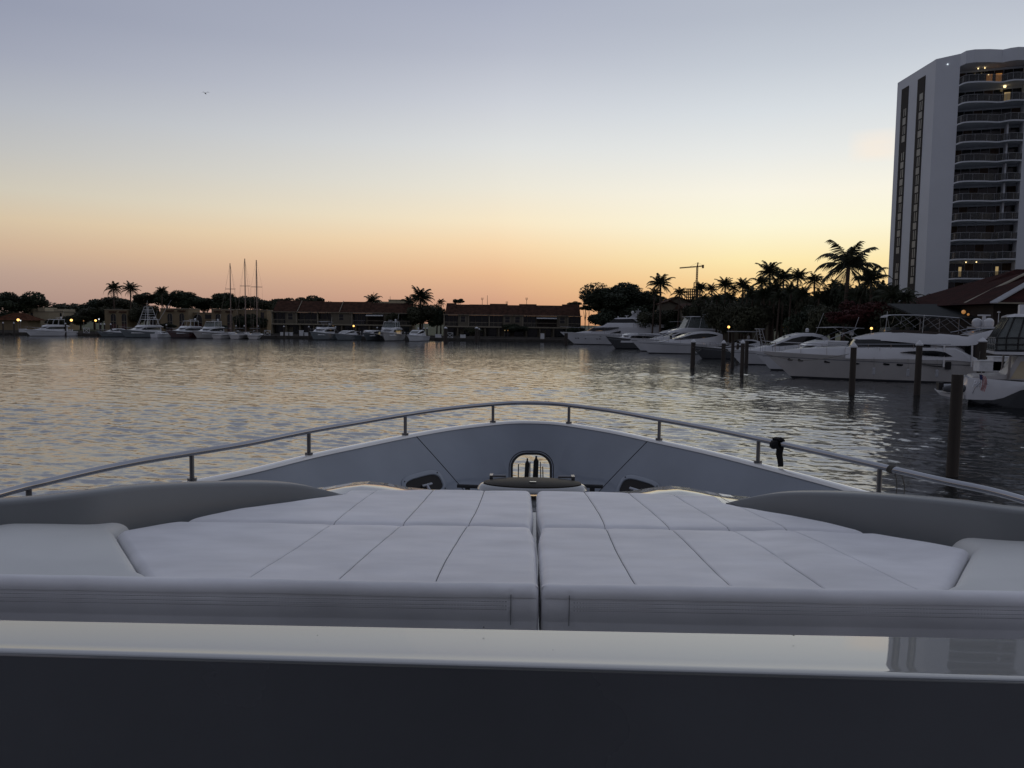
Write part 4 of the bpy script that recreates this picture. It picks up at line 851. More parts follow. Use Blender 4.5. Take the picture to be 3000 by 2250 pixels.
sailboat('middle sailboat with the tallest mast, between its two neighbours', 716, 203, 86, 757, 722)
sailboat('right sailboat with a slanting forestay crossing behind its mast', 752, 203, 100, 761, 747)

# right marina
motor_boat('flybridge_yacht', 'pale flybridge yacht half hidden between the long white yacht and the glazed one', 1965, 163, 184, 15, 4.5, 2.2, 1.5, M_gel, 'fly', 'bimini', sc=1.09, group='boats moored along the right bank')
motor_boat('trawler', 'black-hulled workboat with small white wheelhouse, bow pointing left', 1868, 162, 206, 14, 4.4, 2.3, 1.3, M_navy, 'trawler', 'none', cat='workboat', sc=1.09, group='boats moored along the right bank', kit=False, H_c=.75)
eC, hC = motor_boat('flybridge_yacht', 'white flybridge yacht with glazed enclosure and two radar domes on its hardtop', 2002, 146, 186, 18.5, 5.0, 2.25, 1.5, M_gel, 'fly', 'clear', sc=1.09, group='boats moored along the right bank')
motor_boat('express_cruiser', 'white express cruiser with long curved roof in front of the glazed flybridge yacht', 2020, 136, 184, 16.5, 4.4, 2.0, 1.4, M_gel, 'express', sc=1.09, group='boats moored along the right bank', kit=False, H_c=1.05)
eG, hG = motor_boat('sport_boat', 'small white boat with striped canvas curtains and radar ladder behind the pilings', 2165, 126, 184, 9.5, 3.4, 1.6, 1.1, M_gel, 'express', cat='motorboat', sc=1.09, group='boats moored along the right bank', H_c=1.2)
q = MB(); q.box(-2.6, 1.4, -1.5, 1.5, 3.95, 4.05); q.build('canvas_top', M_canvas, eG)
q = MB()
for sg in (-1, 1):
    q.tube([(-4.4, sg * .8, 1.5), (-3.5, sg * .7, 4.4)], .05, 5); q.tube([(-3.6, sg * .8, 1.5), (-3.1, sg * .7, 4.4)], .05, 5)
for k in range(5): q.tube([(-4.1 + k * .2, -.8, 2.1 + k * .5), (-4.1 + k * .2, .8, 2.1 + k * .5)], .04, 4)
q.box(-3.9, -2.9, -.8, .8, 4.4, 4.5); q.build('radar_ladder', M_white, eG)
motor_boat('bowrider', 'low black-hulled speedboat with white foredeck behind the double pilings', 2145, 117, 188, 11.5, 3.6, 1.75, 1.1, M_navy, 'express', cat='speedboat', sc=1.09, group='boats moored along the right bank', kit=False, H_c=.55)
motor_boat('sport_cruiser', 'white sport cruiser with dark wraparound windscreen and curved hardtop behind the large cruiser bow', 2310, 100, 182, 14, 4.2, 1.75, 1.3, M_gel, 'express', sc=1.09, group='boats moored along the right bank', H_c=1.45)
motor_boat('sedan_yacht', 'white flybridge sedan with canvas bimini and swept radar arch behind the large cruiser', 2405, 88, 182, 13.5, 4.4, 1.9, 1.4, M_gel, 'fly', 'bimini', sc=1.09, group='boats moored along the right bank', H_c=.92)

class PX:
    """photo pixels -> local metres for a yacht lying about broadside, bow to the left, turned by `turn` so that its stern is nearer"""
    def __init__(s, px0, Y, L, turn=0.0, near=0.0):
        s.px0, s.Y0, s.L, s.c, s.sn = px0, Y, L, math.cos(turn), math.sin(turn); s.turn = turn; s.near = near
        s.ref = P(px0, 990, Y=Y); s.t0 = 0.0
    def t(s, px):
        d = P(px, 990, Y=1.0); m = d.x            # X = m*Y along the ray
        return (m * s.ref.y - s.ref.x) / (s.c + m * s.sn)
    def x(s, px): return s.L / 2 - s.t(px)
    def z(s, px, py): return P(px, py, Y=s.ref.y - s.t(px) * s.sn).z
    def s(s, px, y0, y1, w0, w1, r=.12): return (s.x(px), w0, s.z(px, y0), w1, s.z(px, y1), r)
    def place(s, e):   # local (L/2, near) sits at the reference point; local +X points to the bow (left)
        bow = Vector((-s.c, s.sn)); yy = Vector((-s.sn, -s.c)); o = Vector((s.ref.x, s.ref.y)) - bow * (s.L / 2) - yy * s.near
        e.location = (o.x, o.y, 0); e.rotation_euler = (0, 0, math.atan2(bow.y, bow.x))
# long raised pilothouse yacht (A)
A = PX(1640, 187.5, 27.2, R(4), 2.3); pA = P(1634, 975, Y=187.5)
e = empty('pilothouse_yacht', (pA.x + 13.6, 190.2, 0), PI, label='long white raised pilothouse yacht with radar mast, farthest on the right bank', cat='motor yacht', group='boats moored along the right bank')
A.place(e); H = Hull(27.2, 5.6, A.z(1634, 973), 2.3, rake=3.6); hull_parts(e, H, M_gel, stripe=M_white)
q = MB(); body(q, [A.s(1683, 976, 975, .5, .3, .05), A.s(1715, 980, 970, 1.7, 1.5), A.s(1765, 980, 969, 2.2, 2.1), A.s(1800, 985, 961, 2.45, 2.3), A.s(1835, 990, 957, 2.5, 2.4), A.s(1935, 990, 958, 2.5, 2.4)]); q.build('main_cabin', M_gel, e, smooth=True)
q = MB(); body(q, [A.s(1722, 969.5, 968, 1.3, 1.2, .02), A.s(1738, 969.5, 959.5, 1.9, 1.8, .05), A.s(1785, 967, 959, 2.48, 2.35, .05), A.s(1812, 961, 958.5, 2.5, 2.4, .02)]); q.build('forward_window', M_tint, e)
q = MB(); body(q, [A.s(1738, 960, 958.7, .9, .8, .03), A.s(1768, 960, 954, 2.0, 1.9), A.s(1780, 960, 946, 2.3, 2.1), A.s(1880, 960, 946, 2.4, 2.3), A.s(1960, 960, 950, 2.4, 2.3)]); q.build('upper_deck', M_gel, e, smooth=True)
q = MB(); body(q, [A.s(1785, 946, 944, 1.6, 1.5, .03), A.s(1800, 946, 934, 1.9, 1.75, .1), A.s(1850, 946, 934.5, 2.0, 1.85, .1), A.s(1870, 946, 944, 2.0, 1.9, .05)]); q.build('pilothouse_window', M_tint, e)
q = MB(); body(q, [A.s(1800, 934.5, 932.5, 1.6, 1.5, .05), A.s(1815, 934.5, 930.5, 1.9, 1.8), A.s(1880, 933.5, 931, 1.9, 1.8, .1)]); q.build('hardtop', M_gel, e, smooth=True)
for sg in (-1, 1):
    q = MB(); q.prism([(A.x(1852), A.z(1852, 933)), (A.x(1862), A.z(1862, 936)), (A.x(1883), A.z(1883, 947)), (A.x(1872), A.z(1872, 947))], sg * 1.95 - .08, sg * 1.95 + .08); q.build('hardtop_wing', M_gel, e)
q = MB(); q.prism([(A.x(1842), A.z(1842, 931)), (A.x(1862), A.z(1862, 931)), (A.x(1876), A.z(1876, 912)), (A.x(1868), A.z(1868, 912))], -.25, .25); q.box(A.x(1878), A.x(1862), -.7, .7, A.z(1870, 912), A.z(1870, 910)); q.tube([(A.x(1870), 0, A.z(1870, 910)), (A.x(1870), 0, A.z(1870, 903))], .05, 5)
for k in range(3): q.tube([(A.x(1866 + 3 * k), .6 - .6 * k, A.z(1870, 931)), (A.x(1866 + 3 * k), .6 - .6 * k, A.z(1870, 914))], .06, 4)
q.build('radar_mast', M_gel, e)
q = MB(); q.sphere((A.x(1854), 0.3, A.z(1854, 916)), .38, 10, 1.2); q.build('satellite_dome', M_gel, e)
q = MB(); q.tube([(A.x(1836), 0, A.z(1836, 931)), (A.x(1836), 0, A.z(1836, 925))], .15, 6); q.box(A.x(1842), A.x(1831), -.15, .15, A.z(1836, 925), A.z(1836, 923.5)); q.tube([(A.x(1811), 0, A.z(1811, 931)), (A.x(1811), 0, A.z(1811, 926))], .15, 6); q.build('radar_scanner', M_gel, e)
for px_, py_ in ((1687, 991), (1695, 991), (1716, 992), (1750, 993), (1758, 993), (1759, 985)):
    x_, z_ = A.x(px_), A.z(px_, py_); hb = H.hb(x_, z_); q = MB(); q.obox((x_, 0, z_), (1, 0), .2, hb + .02, .09); q.build('porthole', M_tint, e)
rail(e, [(A.x(p_), 2.4, A.z(p_, 960)) for p_ in range(1855, 1965, 12)], 1.0, .03, 1)
q = MB(); q.prism([(A.x(1787), A.z(1787, 976)), (A.x(1818), A.z(1818, 969)), (A.x(1818), A.z(1818, 976))], -2.53, 2.53); q.build('side_window', M_tint, e)
q = MB(); q.tube([(A.x(1715), 2.6, A.z(1715, 987)), (A.x(1800), 2.82, A.z(1800, 988))], .04, 4); q.build('hull_moulding', M_white, e)

# large white cruiser (E)
E = PX(2241, 73.5, 19.8, R(14), 2.35); pE = P(2223, 1030, Y=72)
e = empty('motor_cruiser', (pE.x + 10.35, 74.3, 0), PI, label='large white flybridge cruiser with bimini frame and twin radar domes, nearest whole yacht', cat='motor yacht', group='boats moored along the right bank')
E.place(e); H = Hull(19.8, 4.9, E.z(2223, 1031), 2.0, rake=2.7, full=2.6); hull_parts(e, H, M_gel2, stripe=M_dsteel)
q = MB(); body(q, [E.s(2305, 1034, 1029, .5, .4, .04), E.s(2330, 1036, 1025, 1.1, 1.0), E.s(2420, 1040, 1019, 1.7, 1.5), E.s(2500, 1042, 1016, 1.95, 1.75)]); q.build('coachroof', M_gel, e, smooth=True)
q = MB(); body(q, [E.s(2480, 1050, 1019, 2.28, 2.05), E.s(2560, 1052, 1018, 2.42, 2.3), E.s(2800, 1056, 1019, 2.45, 2.34), E.s(2845, 1060, 1040, 2.42, 2.34), E.s(2870, 1060, 1052, 2.40, 2.34)]); q.build('bulwark', M_gel, e, smooth=True)
q = MB(); body(q, [E.s(2502, 1020, 1017, 1.4, 1.2, .03), E.s(2530, 1020, 1003, 1.75, 1.6), E.s(2600, 1020, 992, 2.0, 1.8), E.s(2800, 1020, 992, 2.05, 1.9), E.s(2842, 1045, 1006, 2.05, 1.9)]); q.build('cabin', M_gel, e, smooth=True)
q = MB(); body(q, [E.s(2497, 1019.5, 1018, 1.35, 1.25, .02), E.s(2512, 1020, 995, 1.75, 1.60, .05), E.s(2560, 1020.5, 994, 2.08, 1.95, .05), E.s(2640, 1020, 999, 2.10, 2.0, .05), E.s(2695, 1018.5, 1005, 2.12, 2.04, .05), E.s(2730, 1017.5, 1012, 2.12, 2.05, .02)]); q.build('wraparound_window', M_tint, e, smooth=True)
fs_ = [E.s(2510, 993.5, 992, .7, .6, .03), E.s(2530, 995.5, 986, 1.3, 1.1, .1), E.s(2565, 997, 979, 1.85, 1.6, .2), E.s(2600, 999, 973.5, 2.1, 1.85, .25), E.s(2650, 1003, 972, 2.25, 2.0, .25), E.s(2710, 1009, 974, 2.3, 2.05, .25), E.s(2770, 1013, 979, 2.3, 2.1, .2), E.s(2840, 1013, 985, 2.28, 2.1, .2), E.s(2862, 1010, 979, 2.26, 2.1, .1), E.s(2905, 985, 968, 2.2, 2.1, .06), E.s(2936, 965, 961.5, 2.0, 1.9, .03)]
q = MB(); body(q, fs_); q.build('flybridge', M_gel, e, smooth=True)
q = MB(); body(q, [E.s(2616, 974, 966.5, 1.75, 1.6, .05), E.s(2700, 976, 968, 1.95, 1.8, .05), E.s(2790, 984, 976, 1.95, 1.8, .05), E.s(2846, 986, 983.5, 1.95, 1.8, .02)]); q.build('cockpit_coaming', M_interior, e)
for px_ in (2632, 2676, 2722): q = MB(); q.box(E.x(px_ + 12), E.x(px_), -.9, .9, E.z(px_, 972), E.z(px_, 958)); q.build('seat', M_dcanvas, e)
q = MB(); q.prism([(E.x(2598), E.z(2598, 972)), (E.x(2624), E.z(2624, 969)), (E.x(2612), E.z(2612, 958)), (E.x(2600), E.z(2600, 960))], -1.3, 1.3); q.build('windscreen', M_clear, e)
q = MB(); q.loft([[(E.x(a), -1.62, E.z(a, b)), (E.x(a), -.8, E.z(a, b - 2)), (E.x(a), .8, E.z(a, b - 2)), (E.x(a), 1.62, E.z(a, b)), (E.x(a), .8, E.z(a, b + .6)), (E.x(a), -.8, E.z(a, b + .6))] for a, b in ((2601, 929), (2604, 925), (2612, 923), (2650, 922.5), (2700, 923.5), (2760, 927), (2819, 931.5))]); q.build('bimini', M_canvas, e, smooth=True)
for sg in (-1, 1):
    for a, b, c_, d_ in ((2601, 928, 2607, 958), (2819, 931, 2880, 974), (2773, 930, 2824, 974), (2812, 932, 2747, 965), (2711, 927, 2752, 965), (2758, 928, 2700, 962), (2700, 925, 2640, 960), (2645, 925, 2686, 960), (2645, 926, 2640, 950)):
        q = MB(); q.tube([(E.x(a), sg * 1.6, E.z(a, b)), (E.x(c_), sg * 1.85, E.z(c_, d_))], .022, 5); q.build('bimini_strut', M_dsteel, e)
    q = MB(); q.tube([(E.x(2824), sg * 1.9, E.z(2824, 975)), (E.x(2880), sg * 1.95, E.z(2880, 963)), (E.x(2915), sg * 1.95, E.z(2915, 962))], .03, 5); q.build('bimini_strut', M_steel, e)
q = MB(); q.box(E.x(2936), E.x(2872), -1.7, 1.7, E.z(2900, 961), E.z(2900, 957.5)); ar = q.build('radar_arch', M_gel, e)
for px_, y_ in ((2889, -.4), (2917, .3)):
    q = MB(); x_, z_ = E.x(px_), E.z(px_, 957); q.tube([(x_, y_, z_), (x_, y_, z_ + .12)], .40, 12); q.tube([(x_, y_, z_ + .12), (x_, y_, z_ + .42)], .42, 14, cap=True); q.sphere((x_, y_, z_ + .42), .42, 14, .85); q.build('satellite_dome', M_gel, e, smooth=True)
q = MB(); x_, z_ = E.x(2905), E.z(2905, 957); q.tube([(x_, 0, z_), (x_, 0, z_ + .95)], .16, 8); q.box(x_ - .5, x_ + .5, -.12, .12, z_ + .95, z_ + 1.08); q.build('radar_scanner', M_gel, e)
q = MB(); q.tube([(E.x(2942), .6, E.z(2942, 962)), (E.x(2942), .6, E.z(2942, 910))], .03, 5); q.box(E.x(2946), E.x(2938), .5, .7, E.z(2942, 915), E.z(2942, 912)); q.build('antenna', M_white, e)
for a, b in ((2596, 912), (2705, 922)): q = MB(); q.tube([(E.x(a), 1.9, E.z(a, 975)), (E.x(a + 3), 1.9, E.z(a, b))], .018, 4); q.build('antenna', M_white, e)
for px_, py_ in ((2323, 1055), (2353, 1057), (2430, 1061), (2515, 1065), (2602, 1067), (2641, 1069)):
    x_, z_ = E.x(px_), E.z(px_, py_); hb = H.hb(x_, z_) ; q = MB(); wv_ = .27; pl = [(x_ + math.copysign(abs(math.cos(t)) ** .6, math.cos(t)) * wv_, z_ + math.copysign(abs(math.sin(t)) ** .7, math.sin(t)) * .12) for t in [2 * PI * k / 14 for k in range(14)]]
    q.prism(pl, -hb - .03, hb + .03); q.build('porthole', M_tint, e)
lf = [(2640, 1032), (2665, 1029.5), (2700, 1027.5), (2740, 1027.5), (2770, 1032), (2793, 1044.5), (2770, 1045.5), (2710, 1041.5), (2672, 1036)]
q = MB(); q.prism([(E.x(a), E.z(a, b)) for a, b in lf], -2.455, 2.455); q.build('side_window', M_tint, e)
q = MB(); q.prism([(E.x(a), E.z(a, b)) for a, b in ((2774, 1062), (2778, 1060), (2788, 1060), (2790, 1063), (2790, 1083), (2774, 1083))], -2.47, 2.47); q.build('boarding_door', M_tint, e)
q = MB(); q.prism([(E.x(a), E.z(a, b)) for a, b in ((2700, 1068), (2765, 1073), (2765, 1076), (2730, 1073))], -2.47, 2.47); q.build('air_vent', M_tint, e)
q = MB(); q.tube([(E.x(2240 + i * 40), H.hb(E.x(2240 + i * 40), 1.75) + .01, E.z(2240 + i * 40, 1046 + i * .75)) for i in range(16)], .03, 5); q.build('hull_moulding', M_dsteel, e)
rp = [(E.x(p_), min(2.3, H.hb(E.x(p_), 3) - .1), E.z(p_, 1022 if p_ > 2480 else 1031)) for p_ in range(2480, 2800, 22)]
rail(e, rp, .42, .02, 3)
for px_ in (2768, 2850): q = MB(); q.tube([(E.x(px_), 2.46, E.z(px_, 1075)), (E.x(px_), 2.3, E.z(px_, 1012))], .08, 6); q.build('deck_post', M_gel, e)
q = MB(); q.prism([(E.x(a), E.z(a, b)) for a, b in ((2806, 1014), (2862, 1013), (2862, 1050), (2845, 1044), (2825, 1022))], -2.12, 2.12); q.build('aft_window', M_tint, e)
# its mooring line, tied to the capped piling
pa, pb = P(2238, 1035, Y=73), P(2487, 1037, Y=57)
q = MB(); pts = [pa.lerp(pb, i / 14) - Vector((0, 0, .55 * math.sin(PI * i / 14))) for i in range(15)]; q.tube(pts, .025, 5); tag(q.build('mooring_line', M_rope), 'thin sagging mooring line from the large cruiser bow to the white-capped piling', 'rope')

def mline(a, b, sag, label):
    q = MB(); q.tube([a.lerp(b, i / 14) - Vector((0, 0, sag * math.sin(PI * i / 14))) for i in range(15)], .03, 5); tag(q.build('mooring_line', M_rope), label, 'rope')
mline(P(2165, 1022, Y=99), P(2118, 1024, Y=86), .3, 'mooring line from the sport cruiser bow to the lone left capped piling')
mline(P(2055, 1022, Y=117), P(2029, 1016, Y=87), .4, 'mooring line from the black speedboat bow to the stout lone piling')
mline(P(1893, 998, Y=136), P(1964, 994, Y=133), .5, 'mooring line from the curved-roof cruiser bow to the slim dark post')
mline(P(2868, 1050, Y=66), P(2871, 1030, Y=60), .2, 'short mooring line from the large cruiser stern to its capped piling')
for i, (px, py, w) in enumerate(((2560, 1088, 'forward'), (2660, 1092, 'middle'), (2745, 1094, 'aft'))):
    y_ = E.ref.y - E.t(px) * E.sn - .35; p_ = P(px, py, Y=y_); fe = empty('fender', p_, 0, label=w + ' white fender hanging on the side of the large cruiser', cat='fender', group='fenders on the large cruiser')
    q = MB(); q.tube([(0, 0, -.34), (0, 0, -.28), (0, 0, .28), (0, 0, .34)], [.05, .13, .13, .05], 10); q.build('bumper', M_canvas, fe, smooth=True)
    q = MB(); q.tube([(0, 0, .34), (0, .1, 1.25)], .014, 4); q.build('lanyard', M_rope, fe)

# sternmost yacht at the right edge (F), stern to the left
Fk = PX(2760, 50, 15, R(24)); 
def fx(px): return Fk.t(px)
def fz(px, py): return Fk.z(px, py)
pF = P(2760, 1100, Y=50); e = empty('yacht_stern', (Fk.ref.x + 2 * Fk.sn, 50 + 2 * Fk.c, 0), -Fk.turn, label='white yacht stern with swim platform and glazed upper deck at the right edge', cat='motor yacht', group='boats moored along the right bank')
q = MB(); q.prism([(fx(2758), fz(2758, 1152)), (fx(2812), fz(2812, 1157)), (fx(2835), fz(2835, 1158)), (fx(2835), fz(2835, 1168)), (fx(2805), fz(2805, 1166)), (fx(2765), fz(2765, 1158))], -2.0, 2.2); q.build('swim_platform', M_gel2, e)
st = [(2824, 1156, 1166, 1.6), (2836, 1130, 1168, 1.95), (2842, 1108, 1170, 2.05), (2870, 1109, 1171, 2.15), (2917, 1112, 1172, 2.2), (2950, 1115, 1165, 2.2), (2999, 1119, 1143, 2.2), (3060, 1120, 1132, 2.2), (3300, 1105, 1118, 1.8), (3420, 1098, 1106, .3)]
q = MB(); q.loft([[(fx(a), -w_ * .96, fz(a, c_)), (fx(a), -w_, fz(a, (b + c_) / 2)), (fx(a), -w_ * .94, fz(a, b)), (fx(a), w_ * .94, fz(a, b)), (fx(a), w_, fz(a, (b + c_) / 2)), (fx(a), w_ * .96, fz(a, c_))] for a, b, c_, w_ in st]); q.build('hull', M_gel, e, smooth=True, angle=40)
st = [(2850, 1168, 1.5), (2917, 1171, 2.0), (2950, 1164, 2.05), (2999, 1142, 2.08), (3060, 1131, 2.1), (3300, 1117, 1.7), (3400, 1107, .3)]
q = MB(); q.loft([[(fx(a), -w_ * .7, -.5), (fx(a), -w_, fz(a, b) - .005), (fx(a), w_, fz(a, b) - .005), (fx(a), w_ * .7, -.5)] for a, b, w_ in st]); q.build('lower_hull', M_navy, e)
q = MB(); q.prism([(fx(2858), fz(2858, 1109)), (fx(2862), fz(2862, 1104)), (fx(2958), fz(2958, 1100)), (fx(2992), fz(2992, 1045)), (fx(3060), fz(3060, 1040)), (fx(3060), fz(3060, 1119))], -1.4, 1.75); q.build('cockpit', M_gel2, e)
q = MB(); q.prism([(fx(2972), fz(2972, 1112)), (fx(3000), fz(3000, 1060)), (fx(3060), fz(3060, 1060)), (fx(3060), fz(3060, 1112))], -1.43, 1.72); q.build('stair', M_pale, e)
for y_ in (-1.5, 1.4): q = MB(); q.tube([(fx(2964), y_, fz(2964, 1112)), (fx(2968), y_, fz(2968, 1040))], .07, 6); q.build('deck_post', M_dsteel, e)
q = MB(); body(q, [(fx(2916), 1.9, fz(2916, 1038), 1.9, fz(2916, 1030), .03), (fx(3200), 2.0, fz(3200, 1046), 2.0, fz(3200, 1036), .03)]); q.build('upper_deck', M_gel, e)
q = MB(); q.loft([[(fx(a), -1.85, fz(a, 1029)), (fx(a), -1.85, fz(a, 991)), (fx(a), 1.85, fz(a, 991)), (fx(a), 1.85, fz(a, 1029))] for a in (2918, 3150)]); q.build('lower_enclosure', M_clear, e)
q = MB(); q.loft([[(fx(2921), -1.85, fz(2921, 990)), (fx(2956), -1.5, fz(2956, 929)), (fx(2956), 1.5, fz(2956, 929)), (fx(2921), 1.85, fz(2921, 990))], [(fx(3150), -1.85, fz(3150, 990)), (fx(3150), -1.5, fz(3150, 929)), (fx(3150), 1.5, fz(3150, 929)), (fx(3150), 1.85, fz(3150, 990))]]); q.build('upper_enclosure', M_clear, e)
q = MB()
for sg in (-1, 1):
    for z_ in (990, 1010, 1027): q.tube([(fx(2918), sg * 1.87, fz(2918, z_)), (fx(3150), sg * 1.87, fz(3150, z_))], .045, 4)
    for a in (2922, 2950, 2985, 3020, 3055, 3090, 3125): q.tube([(fx(a), sg * 1.88, fz(a, 1029)), (fx(a), sg * 1.88, fz(a, 990))], .04, 4)
    for a, b in ((2922, 2957), (2950, 2973), (2985, 3003), (3020, 3033), (3060, 3070), (3100, 3105)): q.tube([(fx(a), sg * 1.87, fz(a, 990)), (fx(b), sg * 1.52, fz(b, 929))], .045, 4)
for z_ in (990, 1010, 1027): q.tube([(fx(2918), -1.87, fz(2918, z_)), (fx(2918), 1.87, fz(2918, z_))], .04, 4)
for y_ in (-1.2, -.4, .4, 1.2): q.tube([(fx(2918), y_, fz(2918, 1029)), (fx(2919), y_, fz(2918, 990)), (fx(2956), y_ * .82, fz(2956, 929))], .04, 4)
q.build('enclosure_frame', M_black, e)
q = MB(); body(q, [(fx(2952), 1.3, fz(2952, 929), 1.2, fz(2952, 925), .03), (fx(2972), 1.7, fz(2972, 928), 1.6, fz(2972, 919), .08), (fx(3160), 1.7, fz(3160, 930), 1.6, fz(3160, 918), .08)]); q.build('hardtop', M_gel, e, smooth=True)
q = MB(); q.box(fx(2996), fx(3012), -.4, .4, fz(3000, 918), fz(3000, 890)); q.build('radar_pedestal', M_pcap, e)
# stern name, raised script strokes on the transom
q = MB(); sc = [[(0, 0), (.10, .42), (.24, .45), (.20, .25), (.06, .18)], [(.30, .05), (.42, .22), (.36, .3), (.30, .15), (.44, .06), (.52, .2)], [(.56, .06), (.62, .28), (.66, .08), (.76, .26), (.80, .06), (.9, .18)]]
for st_ in sc: q.tube([(fx(2857) + a * .95, -2.13, fz(2857, 1133) + b_ * .95) for a, b_ in st_], .018, 4)
q.build('stern_name', M_ink, e)
q = MB(); q.tube([(fx(2858), -2.1, fz(2858, 1152)), (fx(2866), -2.15, fz(2866, 1132)), (fx(2885), -2.2, fz(2885, 1112))], .025, 5); q.tube([(fx(2885), -2.2, fz(2885, 1112)), (fx(2903), -2.25, fz(2903, 1127))], .025, 5); q.build('boarding_rail', M_steel, e)
fl = empty('flag', (P(2874, 1100, Y=49.3 - fx(2874) * Fk.sn).x, 49.3 - fx(2874) * Fk.sn, fz(2874, 1100)), -Fk.turn, label='drooping striped red and white ensign hanging off the stern at the right edge', cat='flag')
q = MB(); q.tube([(-.02, 0, -.75), (.02, 0, .20)], .018, 6); q.sphere((.02, 0, .22), .035, 8); q.build('flagstaff', M_steel, fl)
for i in range(7):
    q = MB(); rows = []
    for j in range(9):
        t = j / 8; cx = .30 * math.sin(t * 2.2) * (1 - t * .75) + .05; z_ = .12 - .98 * t; wd = .30 * (1 - .35 * t); tw = .09 * math.sin(t * 7 + i * .6)
        x0 = cx - wd / 2 + wd * i / 7; x1 = cx - wd / 2 + wd * (i + 1) / 7; sk = .10 * (i / 7)
        rows.append([(x0, tw - .05, z_ - sk), (x1, tw - .05 + .01, z_ - sk - .012), (x1, tw - .04, z_ - sk - .012), (x0, tw - .04, z_ - sk)])
    q.loft(rows); q.build('stripe', M_red if i % 2 == 0 else M_fwhite, fl)
q = MB(); q.loft([[(-.10, -.075, .10), (.07, -.075, .07), (.07, -.065, .07), (-.10, -.065, .10)], [(-.06, -.1, -.20), (.10, -.1, -.24), (.10, -.085, -.24), (-.06, -.085, -.20)]]); q.build('canton', M_blue, fl)
# tender lashed on the platform
t = empty('inflatable_tender', (P(2815, 1140, Y=50.2).x, 50.2, fz(2812, 1146)), R(-8), label='small dark grey inflatable tender lying across the swim platform', cat='dinghy')
for sg in (-1, 1):
    q = MB(); q.tube([(-1.25, sg * .5, .1), (-.9, sg * .52, .12), (.2, sg * .55, .16), (.75, sg * .45, .26), (1.05, sg * .12, .36)], [.12, .23, .25, .23, .2], 12); q.build('tube', M_rubber if sg < 0 else M_canvas, t, smooth=True)
q = MB(); q.prism([(-1.0, -.12), (.9, -.02), (.9, .06), (-1.0, -.02)], -.4, .4); q.build('floor', M_white, t)
q = MB(); q.box(-1.4, -1.1, -.2, .2, .0, .5); q.build('outboard', M_black, t)

# ------------------------------------------------------------------ pilings
def piling_master():
    e = empty('piling', (0, 0, 0), 0); q = MB(); q.tube([(0, 0, -1.5), (0, 0, 0), (0.0, 0, 1)], [.2, .2, .19], 16); q.build('post', M_pile, e, smooth=True, angle=60)
    q = MB(); rings = []
    for z_, r_ in ((1, .215), (1.035, .225), (1.14, .06), (1.16, .01)): rings.append([(r_ * math.cos(2 * PI * k / 16), r_ * math.sin(2 * PI * k / 16), z_) for k in range(16)])
    q.loft(rings); q.build('cap', M_pcap, e); return e
PM = piling_master(); first = True
def piling(px, ytop, ybase, w, cap, label, group='mooring pilings'):
    global first
    hz = 948 + (px - 1500) * .0128; Y = CH * F / (ybase - hz); b = P(px, ybase, z=0); tz = P(px, ytop, Y=b.y).z
    r_ = w / F * b.y / 2 / .2
    e = PM if first else copy_tree(PM); first = False
    e.location = (b.x, b.y, 0); h = tz
    kids = [x for x in COL.objects if x.parent == e]
    for k in kids:
        if k.name.startswith('post'): k.scale = (r_, r_, h)
        if k.name.startswith('cap'):
            if not cap: bpy.data.objects.remove(k)
            else: k.scale = (r_ * 1.04, r_ * 1.04, 2.4); k.location = (0, 0, h - 2.4)
    e.rotation_euler = (0, 0, random.uniform(0, 6)); tag(e, label, 'piling', group)
piling(2686, 1012, 1158, 18, True, 'white-capped piling in front of the middle of the large cruiser')
piling(2789, 1097, 1395, 33, False, 'nearest and thickest bare dark piling rising from the water at the right')
piling(2495, 1018, 1155, 17.5, True, 'white-capped piling in front of the large cruiser foredeck')
piling(2871, 1002, 1130, 22, True, 'white-capped piling at the stern of the large cruiser')
piling(2798, 1024, 1103, 7, False, 'slim bare post beside the boarding door of the large cruiser')
piling(2173, 1006, 1100, 11.5, True, 'nearest white-capped piling of the four before the sport cruiser')
piling(2118, 1006, 1084, 12, True, 'left white-capped piling of the four before the sport cruiser')
piling(2145, 998, 1078, 10, False, 'bare piling between the two white-capped ones')
piling(2186, 998, 1073, 11, False, 'bare piling right of the nearest capped one of the four')
piling(2160, 1000, 1058, 8, False, 'short bare piling behind the four')
piling(2029, 1003, 1079, 13.5, True, 'stout lone white-capped piling standing in open water')
piling(1964, 983, 1035, 7, False, 'slim dark post before the express cruiser with long curved roof')
piling(1658, 976, 1010, 11, False, 'thick dark dolphin post under the bow of the long white yacht')
piling(2050, 984, 1022, 6, False, 'small dark post behind the stout lone piling')
piling(2031, 979, 1024, 6.5, True, 'small white-capped post behind the express cruiser')
piling(2290, 1004, 1060, 9, True, 'white-capped piling rising behind the large cruiser bow')
piling(2341, 1003, 1060, 10, True, 'white-capped piling left of the white deck box behind the large cruiser')
FPp = [(10, 1), (42, 1), (156, 0), (193, 1), (296, 1), (307, 1), (325, 1), (345, 0), (450, 0), (488, 1), (559, 1), (629, 0), (692, 1), (716, 1), (756, 1), (832, 1), (905, 1), (974, 0), (983, 1), (1105, 1), (1052, 0), (1181, 0), (1242, 1), (1251, 1), (1305, 1), (1309, 0), (1396, 1), (1404, 1)]
